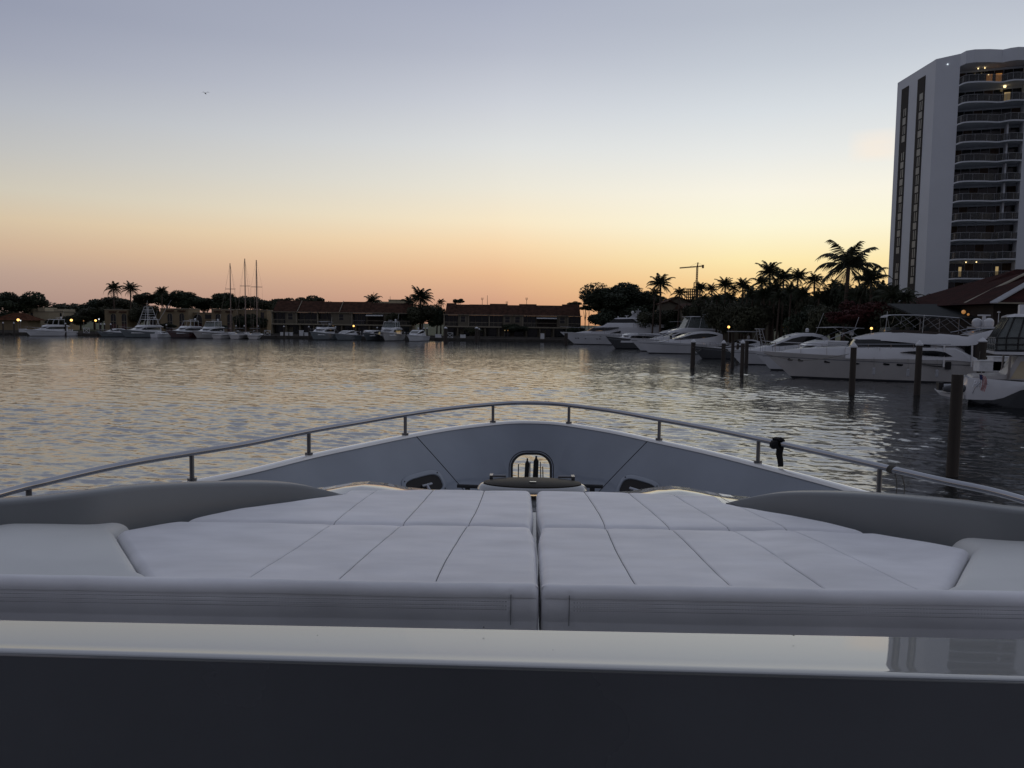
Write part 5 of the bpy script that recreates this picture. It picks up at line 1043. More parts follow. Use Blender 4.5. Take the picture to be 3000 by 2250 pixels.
for i, (px, cp) in enumerate(FPp):
    big = px in (1305, 1396)
    nb_ = ['left edge of the picture', 'left-edge tree', 'first moored yacht', 'first moored yacht stern', 'ochre house left arches', 'ochre house left corner', 'low open cruiser', 'low open cruiser bow', 'sport fishing boat stern', 'little white boat', 'maroon-hulled yacht', 'convertible yacht', 'left sailboat', 'middle sailboat', 'right sailboat', 'left end of the left town houses', 'bow of the bimini yacht', 'stern of the bimini yacht', 'dark green express cruiser', 'grey trawler', 'warm dock lamp', 'tall cream yacht', 'last bow-on express cruiser', 'shaggy palm foot', 'left end of the right town houses', 'white gangway', 'middle of the right town houses', 'pair of dock boxes'][i]
    piling(px, (962 if big else 951 + .013 * px - 4), 982 + .0128 * px + (5 if big else 0), 10 if big else 4.2, cp, ('thick' if big else 'thin') + (' white-capped' if cp else ' bare') + ' far shore piling by the ' + nb_, 'pilings along the far shore dock')

# ------------------------------------------------------------------ dock furniture, lamps
bx = empty('dock_box', (0, 0, 0)); q = MB(); q.box(-.5, .5, -.35, .35, 0, .8); q.build('bin', M_white, bx); q = MB(); q.prism([(-.55, .805), (.55, .805), (.5, .92), (-.5, .92)], -.4, .4); q.build('lid', M_white, bx)
fb_ = True
for px, py, sc_, lb in ((67, 968, 1.7, 'white dock box left of the first moored yacht'), (205, 969, 1.2, 'white dock box right of the first moored yacht'), (826, 976, .75, 'first of a row of white dock boxes before the left town houses'), (840, 976, .7, 'second of the white dock boxes before the left town houses'), (853, 976, .8, 'third of the white dock boxes before the left town houses'),
                        (883, 974, 1.0, 'tall white dock box in the row before the left town houses'), (898, 976, 1.0, 'last white dock box of the row, beside the bimini yacht'), (1284, 982, 1.6, 'long white dock box below the shaggy palm'), (1354, 980, 1.0, 'rear box of the white pair before the right town houses'), (1358, 984, 1.1, 'front box of the white pair before the right town houses'), (1589, 983, 1.0, 'lone white dock box before the right end of the right town houses')):
    e = bx if fb_ else copy_tree(bx); fb_ = False; Y = 210.2; p = P(px, py, Y=Y); e.location = (p.x, Y, .8); e.scale = (sc_, 1, 1.0 + (.6 if px in (883, 1589) else 0)); tag(e, lb, 'dock box', 'white dock boxes on the far shore')
def lamp(px, py, Y, r_, m, label, z0=.8, arm=False):
    p = P(px, py, Y=Y); e = empty('dock_lamp', (p.x, p.y, z0), 0, label=label, cat='lamp', group='lit dock lamps')
    q = MB(); q.tube([(0, 0, 0), (0, 0, p.z - z0 - r_)], .05, 6); q.build('post', M_dsteel, e)
    q = MB(); q.sphere((0, 0, p.z - z0), r_, 10); q.build('globe', m, e)
    q = MB(); q.tube([(0, 0, p.z - z0 + r_ * .8), (0, 0, p.z - z0 + r_ * 1.3)], [r_ * .5, r_ * .15], 8); q.build('finial', M_dsteel, e)
lamp(53, 937, 209.7, .33, M_warm, 'warm globe lamp under the left-edge tree'); lamp(60, 939, 209.9, .17, M_cool, 'small cool white lamp beside the left-edge globe lamp')
lamp(209, 938, 209.7, .33, M_warm, 'warm globe lamp right of the first moored yacht'); lamp(245, 940, 210.5, .14, M_warmdim, 'faint small lamp between two warm globe lamps')
lamp(280, 939, 209.7, .28, M_warm, 'warm globe lamp left of the ochre house'); lamp(290, 935, 210, .17, M_cool, 'small cool white lamp just above the third globe lamp')
lamp(1036, 955, 209.7, .24, M_warm, 'warm globe lamp behind the dark green express cruiser')
lamp(2135, 958, 128, .20, M_warm, 'bright warm lamp above the striped canvas boat on the right bank', LZ); lamp(2553, 962, 75, .12, M_warm, 'warm lamp above the large cruiser nose', LZ)
lamp(1479, 968, 215, .12, M_litroom, 'faint window-like lamp under the round bush', LZ); lamp(1488, 968, 215, .12, M_warmdim, 'second faint lamp under the round bush', LZ)
# white gangway frames on the far dock
for px, lb in ((248, 'white X-braced gangway frame near the warm lamps'), (780, 'white X-braced gangway frame right of the sailboats'), (1046, 'white gangway frame beside the dark green cruiser'), (1176, 'white gangway frame left of the last bow-on cruiser'), (1317, 'white K-braced gangway frame at the thick far piling')):
    p = P(px, 975, Y=208.6); o = MB()
    for a, b in (((-.8, 0, 0), (-.8, 0, 1.4)), ((.8, 0, 0), (.8, 0, 1.4)), ((-.8, 0, 0), (.8, 0, 1.3)), ((-.8, 0, 1.3), (.8, 0, 0)), ((-.8, 0, 1.35), (.8, 0, 1.35)), ((-.8, 0, .02), (.8, 0, .02))): o.tube([a, b], .05, 4)
    o = o.build('gangway', M_white); o.location = (p.x, 209.5, .8); tag(o, lb, 'gangway', 'gangways on the far dock')

# ------------------------------------------------------------------ own yacht
ME = empty('motor_yacht', (0, 0, 0), 0, label='silver-grey yacht foredeck filling the foreground, with curved stainless bow rail', cat='motor yacht')
def zH(h): return CH - h
# plan of the guard rail, traced at its height; level rail rising gently to the bow
def rh(Y): return 1.22 - 0.12 * max(0, min(1, (Y - 5) / 6))
def onrail(px, py):
    Y = 7.0
    for _ in range(30):
        v = P(px, py, z=zH(rh(Y))); Y = v.y
    return v
lp_ = [(-60, 1468), (0, 1447), (120, 1416), (280, 1378), (420, 1350), (560, 1327), (730, 1299), (905, 1263), (1050, 1238), (1187, 1215), (1320, 1196), (1447, 1184)]
rp_ = [(1500, 1181), (1545, 1180.5), (1600, 1182), (1665, 1187), (1800, 1205), (1932, 1229), (2080, 1256), (2222, 1286), (2400, 1325), (2578, 1366), (2780, 1413), (3000, 1463), (3070, 1479)]
RPT = [onrail(*p) for p in lp_ + rp_]
def smooth_path(ps, n=6):
    ps = [Vector(p) for p in ps]; out = catmull(ps, n)
    for _ in range(3):
        out = [out[0]] + [(out[i - 1] + out[i] * 2 + out[i + 1]) / 4 for i in range(1, len(out) - 1)] + [out[-1]]
    return out
# continue aft along the side decks so that the hull closes behind the camera
aftL = [Vector((-4.05, -1.5, zH(1.25))), Vector((-3.95, 1.2, zH(1.23)))]; aftR = [Vector((4.0, 1.2, zH(1.23))), Vector((4.1, -1.5, zH(1.25)))]
RPT = [p for p in RPT[1:-1]]
mL, mR = aftL[1].lerp(RPT[0], .5), RPT[-1].lerp(aftR[0], .5)
RAIL = smooth_path(aftL + [mL] + RPT + [mR] + aftR)
RAIL = [p for i, p in enumerate(RAIL) if i == 0 or (p - RAIL[i - 1]).length > .02]
gr = MB(); gr.tube(RAIL, .029, 14, cap=True); grail = gr.build('guard_rail', M_steel, ME, smooth=True, angle=60)
def nearest(px):
    best = min(range(len(RAIL)), key=lambda i: abs(proj(RAIL[i])[0] - px) if RAIL[i].y > .5 else 9e9); return RAIL[best]
def proj(v):
    l = CM.transposed() @ (Vector(v) - Vector((0, 0, CH))); return (1500 + F * l.x / -l.z, 1125 - F * l.y / -l.z)
CAPD = .245
for px_ in (85, 563, 905, 1187, 1447, 1665, 1932, 2220, 2578):
    p = nearest(px_); q = MB(); q.tube([(p.x, p.y, p.z - CAPD + .002), (p.x, p.y, p.z - .02)], .0205, 10); st_ = q.build('stanchion', M_dsteel, ME, smooth=True)  # same steel as the rail, dim reflection put into a darker colour
    q = MB(); q.tube([(p.x, p.y, p.z - CAPD), (p.x, p.y, p.z - CAPD + .022)], .042, 14); q.build('base_flange', M_dsteel, st_)
# bulwark solid with flared inner face; cap rounded and lighter
def offs(path, i, d):
    a = path[max(i - 1, 0)]; b = path[min(i + 1, len(path) - 1)]; t = Vector((b.x - a.x, b.y - a.y, 0)).normalized(); n_ = Vector((t.y, -t.x, 0))   # path runs port->bow->starboard, inboard is to the right
    return path[i] + n_ * d
DKZ = zH(2.12)
rings = []; crings = []; hrings = []
for i, p in enumerate(RAIL):
    zc = p.z - CAPD; k = Vector((0, 0, 0)); inn = offs(RAIL, i, .055); out = offs(RAIL, i, -.065)
    fl_ = .50; ib = offs(RAIL, i, .055 + fl_); ob = offs(RAIL, i, -.065 + fl_ + .12)
    rings.append([(out.x, out.y, zc - .035), (inn.x, inn.y, zc - .035), (ib.x, ib.y, DKZ - .02), (ob.x, ob.y - .05, DKZ - .14)])
    c_ = []
    for t in range(9):
        a = PI * t / 8; w = -.078 - (-.078 - .068) * t / 8; o_ = offs(RAIL, i, -.005 - .073 * math.cos(a)); c_.append((o_.x, o_.y, zc - .034 + .034 * math.sin(a)))
    crings.append(c_)
    hb_ = offs(RAIL, i, 1.45 if p.y > 3 else .9); hrings.append([(ob.x, ob.y - .05, DKZ - .142), (ob.x * .96, ob.y - .25, DKZ - .8), (hb_.x * .82, hb_.y - .9, .3), (hb_.x * .7, hb_.y - 1.2, -.6)])
q = MB(); q.loft(rings); bw = q.build('bulwark', M_silver, ME, smooth=True, angle=30)
q = MB(); q.loft(crings, cap=True, closed=True); q.build('cap_rail', M_cap, ME, smooth=True, angle=50)
q = MB(); q.loft(hrings, cap=False, closed=False); q.build('hull', M_silver, ME, smooth=True)
def cut(target, mb):
    c = mb.build('cutter', M_silver); md = target.modifiers.new('cut', 'BOOLEAN'); md.operation = 'DIFFERENCE'; md.solver = 'EXACT'; md.object = c
    bpy.context.view_layer.update(); dg = bpy.context.evaluated_depsgraph_get(); me = bpy.data.meshes.new_from_object(target.evaluated_get(dg))
    target.modifiers.clear(); old = target.data; target.data = me; bpy.data.meshes.remove(old); bpy.data.objects.remove(c)
# bow opening: arch seen at about Y = 10.6
apex = max(RAIL, key=lambda v: v.y); YB = apex.y - .34
oL, oR, oT = P(1500, 1400, Y=YB), P(1613, 1400, Y=YB), P(1556, 1330, Y=YB)
def arch(xl, xr, zt, zb, rr, grow=0):
    xl -= grow; xr += grow; zt += grow; pts = [(xr, zb)]
    for k in range(9): a = PI / 2 * k / 8; pts.append((xr - rr + rr * math.cos(a), zt - rr * .85 + rr * .85 * math.sin(a)))
    for k in range(9): a = PI / 2 + PI / 2 * k / 8; pts.append((xl + rr + rr * math.cos(a), zt - rr * .85 + rr * .85 * math.sin(a)))
    return pts + [(xl, zb)]
ap = arch(oL.x, oR.x, oT.z, DKZ + .03, .2)
q = MB(); q.prism(ap, YB - 1.2, YB + 1.6); cut(bw, q)
def face_y(z):   # inner face Y at bow centre for a height
    zc = apex.z - CAPD - .035; return apex.y - .055 - .5 * (zc - z) / (zc - DKZ + .02)
def face_off(z): return .055 + .5 * (apex.z - CAPD - .035 - z) / (apex.z - CAPD - .035 - DKZ + .02)
# seams between bulwark panels
def seam(px0, py0, px1, py1):
    bi = min(range(len(RAIL)), key=lambda i: abs(proj(offs(RAIL, i, .055) - Vector((0, 0, CAPD + .035)))[0] - px0) if RAIL[i].y > 2 else 9e9)
    bj = min(range(len(RAIL)), key=lambda i: (abs(proj(Vector((*offs(RAIL, i, .555)[:2], DKZ)))[0] - px1)) if RAIL[i].y > 2 else 9e9)
    n = 14; pts = []
    for k in range(n + 1):
        t = k / n; fi = bi + (bj - bi) * t; i0 = int(fi); i1 = min(i0 + 1, len(RAIL) - 1); f_ = fi - i0
        def pt(i):
            a = offs(RAIL, i, .055); a.z = RAIL[i].z - CAPD - .035; b = offs(RAIL, i, .555); b.z = DKZ - .02; return a.lerp(b, t)
        pts.append(pt(i0).lerp(pt(i1), f_))
    q = MB(); q.tube(pts, .0055, 6); q.build('panel_seam', M_black, ME)
seam(1218, 1271, 1372, 1440); seam(1902, 1284, 1745, 1440)
# mooring fairleads in the bulwark sides: oval frame on a dark throat, cleat inside
def on_face(px, py):
    """where the ray of a photo pixel meets the sloped inner face of the bulwark"""
    best = None
    for i in range(len(RAIL) - 1):
        if RAIL[i].y < 3: continue
        a = offs(RAIL, i, .055); a.z = RAIL[i].z - CAPD - .035; b = offs(RAIL, i, .555); b.z = DKZ - .02
        a2 = offs(RAIL, i + 1, .055); a2.z = RAIL[i + 1].z - CAPD - .035
        n_ = (b - a).cross(a2 - a).normalized(); d = CM @ Vector(((px - 1500) / F, -(py - 1125) / F, -1)); o_ = Vector((0, 0, CH)); t = (a - o_).dot(n_) / d.dot(n_); h = o_ + d * t
        w = (h - a).dot((a2 - a).normalized()) / (a2 - a).length
        if -.6 <= w <= 1.6:
            e_ = abs(w - .5)
            if best is None or e_ < best[0]: best = (e_, h, (a2 - a).normalized(), (b - a).normalized(), n_)
    return best[1:]
def arch_px(g):
    xl, xr, yt, yb = 1500 - g, 1613 + g, 1330 - g, 1432; r1, r2 = 42 + g, 40 + g; pts = [(xr, yb), (xr, (yb + yt + r2) / 2)]
    pts += [(xr - r1 + r1 * math.cos(PI / 2 * k / 8), yt + r2 - r2 * math.sin(PI / 2 * k / 8)) for k in range(9)]
    pts += [(xl + r1 + r1 * math.cos(PI / 2 + PI / 2 * k / 8), yt + r2 - r2 * math.sin(PI / 2 + PI / 2 * k / 8)) for k in range(9)]
    return pts + [(xl, (yb + yt + r2) / 2), (xl, yb)]
for g_, r_, nm in ((1, .017, 'opening_trim'), (8.5, .006, 'opening_groove')):
    q = MB(); q.tube([on_face(*p_)[0] for p_ in arch_px(g_)], r_, 8); q.build(nm, M_black, ME, smooth=True)
for sgn, (cx, cy, hw) in ((-1, (1243, 1423, 66)), (1, (1868, 1437, 64))):
    h, tx, ty, nn = on_face(cx, cy); 
    if nn.y > 0: nn = -nn
    hl = on_face(cx - hw, cy)[0]; hr = on_face(cx + hw, cy)[0]; W2 = (hr - hl).length / 2; H2 = .17
    def oval(s_, lift, n=28):
        out = []
        for k in range(n):
            a = 2 * PI * k / n; ca, sa = math.cos(a), math.sin(a); out.append(h + tx * (W2 * s_ * math.copysign(abs(ca) ** .55, ca)) + ty * ((H2 - W2 * (1 - s_)) * math.copysign(abs(sa) ** .6, sa)) + nn * lift)
        return out
    q = MB(); q.loft([oval(1.0, .0), oval(1.0, .012), oval(.97, .018), oval(.86, .018), oval(.84, .004)], cap=False); fr = q.build('fairlead_frame', M_silver, ME, smooth=True)
    q = MB(); q.loft([oval(.86, .006), oval(.5, .005)], cap=True); q.build('fairlead_throat', M_dark, fr)
    for k in (3, 6, 9, 11, 17, 25):
        p_ = oval(.93, .019)[k]; q = MB(); q.tube([p_, p_ + nn * .006], .008, 8); q.build('screw', M_black, fr)
    q = MB(); b_ = h + nn * .04 + ty * .05; q.tube([b_ + ty * .06, b_ - ty * .04], .022, 8); q.tube([b_ - ty * .04 - tx * .09, b_ - ty * .04 + tx * .09], .016, 8); q.build('cleat', M_steel, fr)
# deck, coachroof
q = MB(); ins = [offs(RAIL, i, .5) for i in range(len(RAIL))]; q.add([(p.x, p.y, DKZ + .0) for p in ins], [tuple(range(len(ins)))]); q.build('deck', M_deckw, ME)
def PH(px, py, h): return P(px, py, z=zH(h))
HP = 1.10                                       # height of the sun pad below the eye
padL = [PH(430, 1694, HP), PH(340, 1557, HP), PH(700, 1487, HP), PH(1000, 1447, HP)]
padR = [PH(2770, 1737, HP), PH(2842, 1612, HP), PH(2430, 1527, HP), PH(2130, 1472, HP)]
YN = padL[0].y; YFAR = PH(1565, 1434, HP).y
q = MB(); cr_sec = []
for Y_, w_, z_ in ((3.05, 3.0, zH(1.30)), (YN + .5, 2.75, zH(1.27)), (4.3, 2.35, zH(1.24)), (5.0, 1.62, zH(1.21)), (5.35, 1.75, zH(1.20)), (5.62, 1.72, zH(1.212)), (5.9, 1.6, zH(1.29)), (6.3, 1.2, zH(1.48)), (7.2, .95, zH(1.75)), (8.0, .6, DKZ)):
    n_ = 33; top = [(-w_ * math.cos(PI * k / (n_ - 1)), Y_, z_ - .012 * abs(math.cos(PI * k / (n_ - 1))) ** 8 * w_ + (.058 * math.exp(-((abs(w_ * math.cos(PI * k / (n_ - 1))) - 1.10) / .26) ** 2) if 5.2 < Y_ < 5.8 else 0)) for k in range(n_)]
    cr_sec.append([(-w_ - .12, Y_, DKZ - .01)] + top + [(w_ + .12, Y_, DKZ - .01)])
q.loft(cr_sec); q.build('coachroof', M_ledge, ME, smooth=True, angle=50)

# sun pad
def pillow(x, y, u_=0.0, side='L'):
    z = .0022 * math.sin(x * 5.1 + y * 2.2) * math.sin(y * 6.3 + 1.1 + x * 1.4) + .0012 * math.sin(x * 17 + y * 9) * math.sin(y * 21 - x * 6)
    if side == 'R' and u_ > 1.15: z += .010 * math.sin((u_ - 1.2) * 9) * max(0, 1 - abs(y - 3.8) / .8) * min(1, max(0, y - YN) / .2)
    return z
def lerp_path(ps, v):
    ys = [p.y for p in ps]
    for i in range(len(ps) - 1):
        if v <= ps[i + 1].y or i == len(ps) - 2: t = (v - ps[i].y) / (ps[i + 1].y - ps[i].y); t = max(0, min(1, t)); return ps[i].x + (ps[i + 1].x - ps[i].x) * t
def far_y(x): return YFAR - .045 * (x - .1) ** 2 - .012 * abs(x) ** 3
def pad(side):
    sgn = -1 if side == 'L' else 1; path = padL if side == 'L' else padR; CX = PH(1576, 1700, HP).x * .0 + PH(1572, 1560, HP).x
    seams_ = ([(1287, 1690, 1418, 1438), (997, 1697, 1268, 1440), (722, 1697, 1092, 1446)] if side == 'L' else [(1862, 1700, 1713, 1440), (2145, 1712, 1853, 1449), (2425, 1724, 2002, 1462), (2706, 1736, 2160, 1476)])
    SM = []
    for a, b, c_, d_ in seams_:
        p0, p1 = PH(a, b, HP), PH(c_, d_, HP); SM.append((p0, p1))
    def sx_(i, Y): p0, p1 = SM[i]; t = (Y - p0.y) / (p1.y - p0.y); return p0.x + (p1.x - p0.x) * t + .012 * math.sin(Y * 3.1 + i)
    YC = PH(1300, 1533, HP).y
    gap = lambda Y: .008 + .020 * math.exp(-((Y - YC) / .16) ** 2) + .012 * max(0, (Y - YC) / (YFAR - YC))
    rows = []
    Ys = []
    y = YN + .005
    while y < YFAR - .001:
        d = min(abs(y - YC), abs(y - YN) * 1.0, abs(YFAR - y)); st = .004 if d < .03 else (.010 if d < .08 else .026); Ys.append(y); y += st
    Ys.append(YFAR)
    side_x = lambda Y: lerp_path(path, Y) - (.0)
    for Y in Ys:
        xin = CX + sgn * gap(Y); xout = side_x(Y); 
        br = [0.0]; L_ = abs(xout - xin)
        cols = set(); t = 0
        base_cols = [L_ * k / 56 for k in range(57)]
        # edge refinement
        row = []
        us = []
        for k in range(7): us.append(.05 * (k / 6) ** 1.6)
        sp = [abs(sx_(i, Y) - xin) for i in range(len(SM))]
        prev_ = .05
        for s_ in sp:
            s_ = min(s_, L_ - .055); a_ = prev_; b_ = s_ - .020
            for k in range(1, 9): us.append(a_ + (b_ - a_) * k / 9)
            us += [s_ - .020, s_ - .010, s_ - .0055, s_ - .0025, s_, s_ + .0025, s_ + .0055, s_ + .010, s_ + .020]; prev_ = s_ + .020
        a_ = prev_; b_ = L_ - .05
        for k in range(1, 13): us.append(a_ + (b_ - a_) * k / 13)
        for k in range(7): us.append(L_ - .05 * (1 - k / 6) ** 1.6)
        for u_ in us:
            x = xin + sgn * u_; z = zH(HP)
            fy = far_y(x) if Y > 4.6 else YFAR
            yy = min(Y, fy + (Y - YFAR) * .02) if Y > fy else Y
            def rnd(d, r): d = max(0, min(r, d)); return r - math.sqrt(max(0, r * r - (r - d) ** 2))
            z -= rnd(u_, .038); z -= rnd(L_ - u_, .05); z -= rnd((fy - yy) + .0005, .045) if fy - yy < .045 else 0
            z -= .020 * math.exp(-((yy - YC) / .022) ** 2) * min(1, u_ / .03) + .005 * math.exp(-((yy - YC) / .09) ** 2)
            for s_ in sp: z -= .0065 * math.exp(-((u_ - s_) / .004) ** 2) + .003 * math.exp(-((u_ - s_) / .03) ** 2)
            # soft wrinkles and pillowing
            z += pillow(x, yy, u_, side)
            row.append((x, yy, z))
        rows.append(row)
    q = MB(); nc = len(rows[0])
    # skirts
    fr_ = [(x, y, z - .17) for x, y, z in rows[-1]]
    rows.append(fr_)
    rows = [[(r0[0][0], r0[0][1], r0[0][2] - .15)] + r0 + [(r0[-1][0] - sgn * .01, r0[-1][1], r0[-1][2] - .15)] for r0 in rows]
    nc += 2
    q.add([v for r0 in rows for v in r0], [(i * nc + j, i * nc + j + 1, (i + 1) * nc + j + 1, (i + 1) * nc + j) for i in range(len(rows) - 1) for j in range(nc - 1)])
    cx_ = (padL if side == 'L' else padR)[1]
    o = q.build('sun_pad', M_vinyl, smooth=True, angle=80)
    tag(o, 'left half of the quilted pale vinyl sun pad' if side == 'L' else 'right half of the quilted pale vinyl sun pad, with loose creases at its outer end', 'sun pad', 'sun pad halves on the foredeck')
    # dark stitching in the seams
    q = MB()
    for i in range(len(SM)):
        y0, y1 = YN + .06, min(far_y(sx_(i, YFAR)), YFAR) - .02
        pts = []; y = y0
        while y < y1:
            x = sx_(i, y); u_ = abs(x - CX); z = zH(HP) - .0068 - .020 * math.exp(-((y - YC) / .022) ** 2) - .005 * math.exp(-((y - YC) / .09) ** 2) - .003
            z += pillow(x, y, u_, side)
            pts.append((x, y, z + .0015)); y += .02
        q.tube(pts, .0016, 4)
    q.build('seam', M_thread, o)
    # piping lines down the inner side
    q = MB()
    for dz_ in (.048, .085): q.tube([(CX + sgn * (gap(Y) + .001), Y, zH(HP) - dz_) for Y in Ys[::3]], .0035, 5)
    q.build('piping', M_vinyl2, o)
    # front band, thicker roll with three rows of stitching; runs on in front of the wing cushion
    xin = CX + sgn * .006; xo = sgn * 3.25 + CX; q = MB(); rings = []
    nseg = 90
    prof = []
    for k in range(9): a = PI / 2 * k / 8; prof.append((YN + .012 - .052 * math.sin(a), -.0015 - .045 * (1 - math.cos(a))))
    for zz in np.linspace(-.048, -.162, 32): prof.append((YN + .005 - .042 - .010 * math.sin(min(1, (-.048 - zz) / .1) * PI), float(zz)))
    prof += [(YN - .035, -.26), (YN + .03, -.26), (YN + .035, -.012), (YN + .02, -.0015)]
    for k in range(nseg + 1):
        t = (k / nseg) ** 2.2; x = xin + (xo - xin) * t; d = abs(x - xin); rr = .035; pull = rr - math.sqrt(max(0, rr * rr - max(0, rr - d) ** 2))
        sd_ = math.exp(-((d - .115) / .006) ** 2) * .006
        ring = []
        for y, z in prof:
            gz = sum(.0014 * math.exp(-((z + c_) / .003) ** 2) for c_ in (.060, .076, .092)) if d > .12 else 0
            wob = .0006 * math.sin(x * 23 + z * 40) + .002 * math.sin(x * 5.7)
            yy = y + (gz if z < -.045 else 0) + pull * (1 if y < YN else .0) + (sd_ if z < -.02 else 0) + (wob if y < YN - .01 else 0)
            ring.append((x, yy, zH(HP) + .002 + pillow(x, max(y, YN)) * (1 if z > -.05 else 0) + z - (pull * .6 if z > -.05 else 0)))
        rings.append(ring)
    q.loft(rings); fb2 = q.build('front_band', M_vinyl, o, smooth=True, angle=60)
    q = MB(); q.tube([(CX + sgn * .122, YN - .0405 - .006 * math.sin(min(1, max(0, (-.048 - zz)) / .1) * PI), zH(HP) + zz) for zz in np.linspace(-.03, -.16, 14)], .0014, 4)
    for c_ in (.060, .076, .092):
        xs_ = CX + sgn * .14
        while abs(xs_ - CX) < 3.1:
            q.tube([(xs_, YN - .0395 - .01 * math.sin((c_ - .048) / .1 * PI), zH(HP) - c_), (xs_ + sgn * .006, YN - .0395 - .01 * math.sin((c_ - .048) / .1 * PI), zH(HP) - c_)], .0013, 3, cap=False); xs_ += sgn * .0125
    q.build('stitching', M_thread, fb2)
    return o
pad('L'); pad('R')

# wing cushions at both ends
def wing(side):
    sgn = -1 if side == 'L' else 1; path = padL if side == 'L' else padR
    q = MB(); nu, nv = 46, 44; rows = []
    Yb = 4.22 if side == 'L' else 4.12
    for j in range(nv + 1):
        v = j / nv; Y = YN + .004 + (Yb - YN) * v; xi = lerp_path(path, min(Y, path[1].y)) + sgn * .006
        xo = sgn * 3.15 if side == 'L' else sgn * 3.2
        if side == 'L': xo = -2.95 + .15 * v
        else: xo = 3.2
        row = []
        for i in range(nu + 1):
            u_ = i / nu; uu = 3 * u_ * u_ - 2 * u_ ** 3; x = xi + (xo - xi) * uu; d_in = abs(x - xi); d_out = abs(xo - x); db = Yb - Y
            puff = min(1, d_in / .55) ** .7
            z = zH(HP) - .004 + pillow(x, Y) * max(0, 1 - v * 3) + .012 * min(1, v * 6) + .065 * puff * math.sin(min(1, v * 1.1) * PI * .55) ** 1.2
            for d_, r_ in ((d_in if v > .1 else d_in + (.1 - v) * .8, .07), (db + (0.05 if d_in > .1 else 0.0), .12)):
                d_ = max(0, min(r_, d_)); z -= r_ - math.sqrt(max(0, r_ * r_ - (r_ - d_) ** 2))
            dd = max(0, min(.30, d_out)); z -= .30 - math.sqrt(max(0, .09 - (.30 - dd) ** 2))
            z += .002 * math.sin(x * 9 + Y * 5) * math.sin(Y * 8)
            row.append((x, Y + .02 * math.sin(u_ * PI), max(z, zH(1.32))))
        rows.append([(row[0][0], row[0][1], zH(1.3))] + row + [(row[-1][0], row[-1][1], zH(1.33))])
    rows.append([(x, y, zH(1.32)) for x, y, z in rows[-1]])
    nc = nu + 3; q.add([v for r0 in rows for v in r0], [(i * nc + j, i * nc + j + 1, (i + 1) * nc + j + 1, (i + 1) * nc + j) for i in range(len(rows) - 1) for j in range(nc - 1)])
    o = q.build('end_cushion', M_vinyl2, smooth=True, angle=80)
    tag(o, 'smooth rounded cream end cushion at the left end of the sun pad' if sgn < 0 else 'smooth rounded cream end cushion at the right end of the sun pad', 'cushion', 'end cushions of the sun pad')
wing('L'); wing('R')

# side coamings around the pad
def coaming(tops, bots, sgn):
    q = MB(); rings = []; edge = []
    n = 40
    def ev(lst, t):
        k = t * (len(lst) - 1); i = min(int(k), len(lst) - 2); return lst[i].lerp(lst[i + 1], k - i)
    B_ = [PH(a, b, HP + .03) for a, b in bots]; T_ = []
    for (a, b), bb in zip(tops, B_):
        T_.append(P(a, b, Y=bb.y + .03))
    z0_, z1_ = B_[2].z, T_[2].z; ext = [Vector((sgn * 3.42, 1.2, z0_)), Vector((sgn * 3.30, 3.0, z0_)), Vector((sgn * 3.12, 3.62, z0_))]
    B_ = ext + B_[2:]; T_ = [Vector((v.x, v.y, z1_)) for v in ext] + T_[2:]
    Bs, Ts = smooth_path(B_, 6), smooth_path(T_, 6)
    for i in range(len(Bs)):
        b, t = Bs[i], Ts[i]; tl = i / (len(Bs) - 1)
        a_ = Bs[max(i - 1, 0)]; c_ = Bs[min(i + 1, len(Bs) - 1)]; d = Vector((c_.x - a_.x, c_.y - a_.y, 0)).normalized(); o_ = Vector((d.y, -d.x, 0))
        if o_.x * sgn < 0: o_ = -o_
        h = max(t.z - b.z, .005); wdt = .30 * min(1, h / .12) + .03
        r_ = min(.02, h * .3); lean = .02
        ring = [b - Vector((0, 0, .2)) - o_ * .005, b - o_ * .005, Vector((b.x, b.y, 0)) + o_ * lean + Vector((0, 0, t.z - r_)), Vector((b.x, b.y, 0)) + o_ * (lean + r_ * .35) + Vector((0, 0, t.z - r_ * .35)), Vector((b.x, b.y, 0)) + o_ * (lean + r_) + Vector((0, 0, t.z)), Vector((b.x, b.y, 0)) + o_ * (lean + r_ + wdt * .35) + Vector((0, 0, t.z - .004)),
                Vector((b.x, b.y, 0)) + o_ * (lean + wdt) + Vector((0, 0, t.z - h * .25)), Vector((b.x, b.y, 0)) + o_ * (lean + wdt + .12) + Vector((0, 0, b.z - .45 * min(1, h / .1) - .02))]
        rings.append(ring)
    q.loft(rings); q.build('side_coaming', M_coam, ME, smooth=True, angle=60)
coaming([(-420, 1520), (-200, 1492), (0, 1471), (250, 1446), (500, 1426), (700, 1417), (850, 1416), (930, 1424), (1003, 1446.5)],
        [(-420, 1585), (-200, 1572), (0, 1592), (250, 1574), (420, 1541), (620, 1502), (800, 1474), (910, 1460), (1003, 1447.5)], -1)
coaming([(3420, 1552), (3200, 1522), (3000, 1498), (2750, 1471), (2500, 1453), (2350, 1442), (2240, 1441), (2180, 1451), (2128, 1471)],
        [(3420, 1640), (3200, 1618), (3000, 1632), (2800, 1597), (2620, 1563), (2430, 1530), (2300, 1504), (2210, 1487), (2128, 1472)], 1)

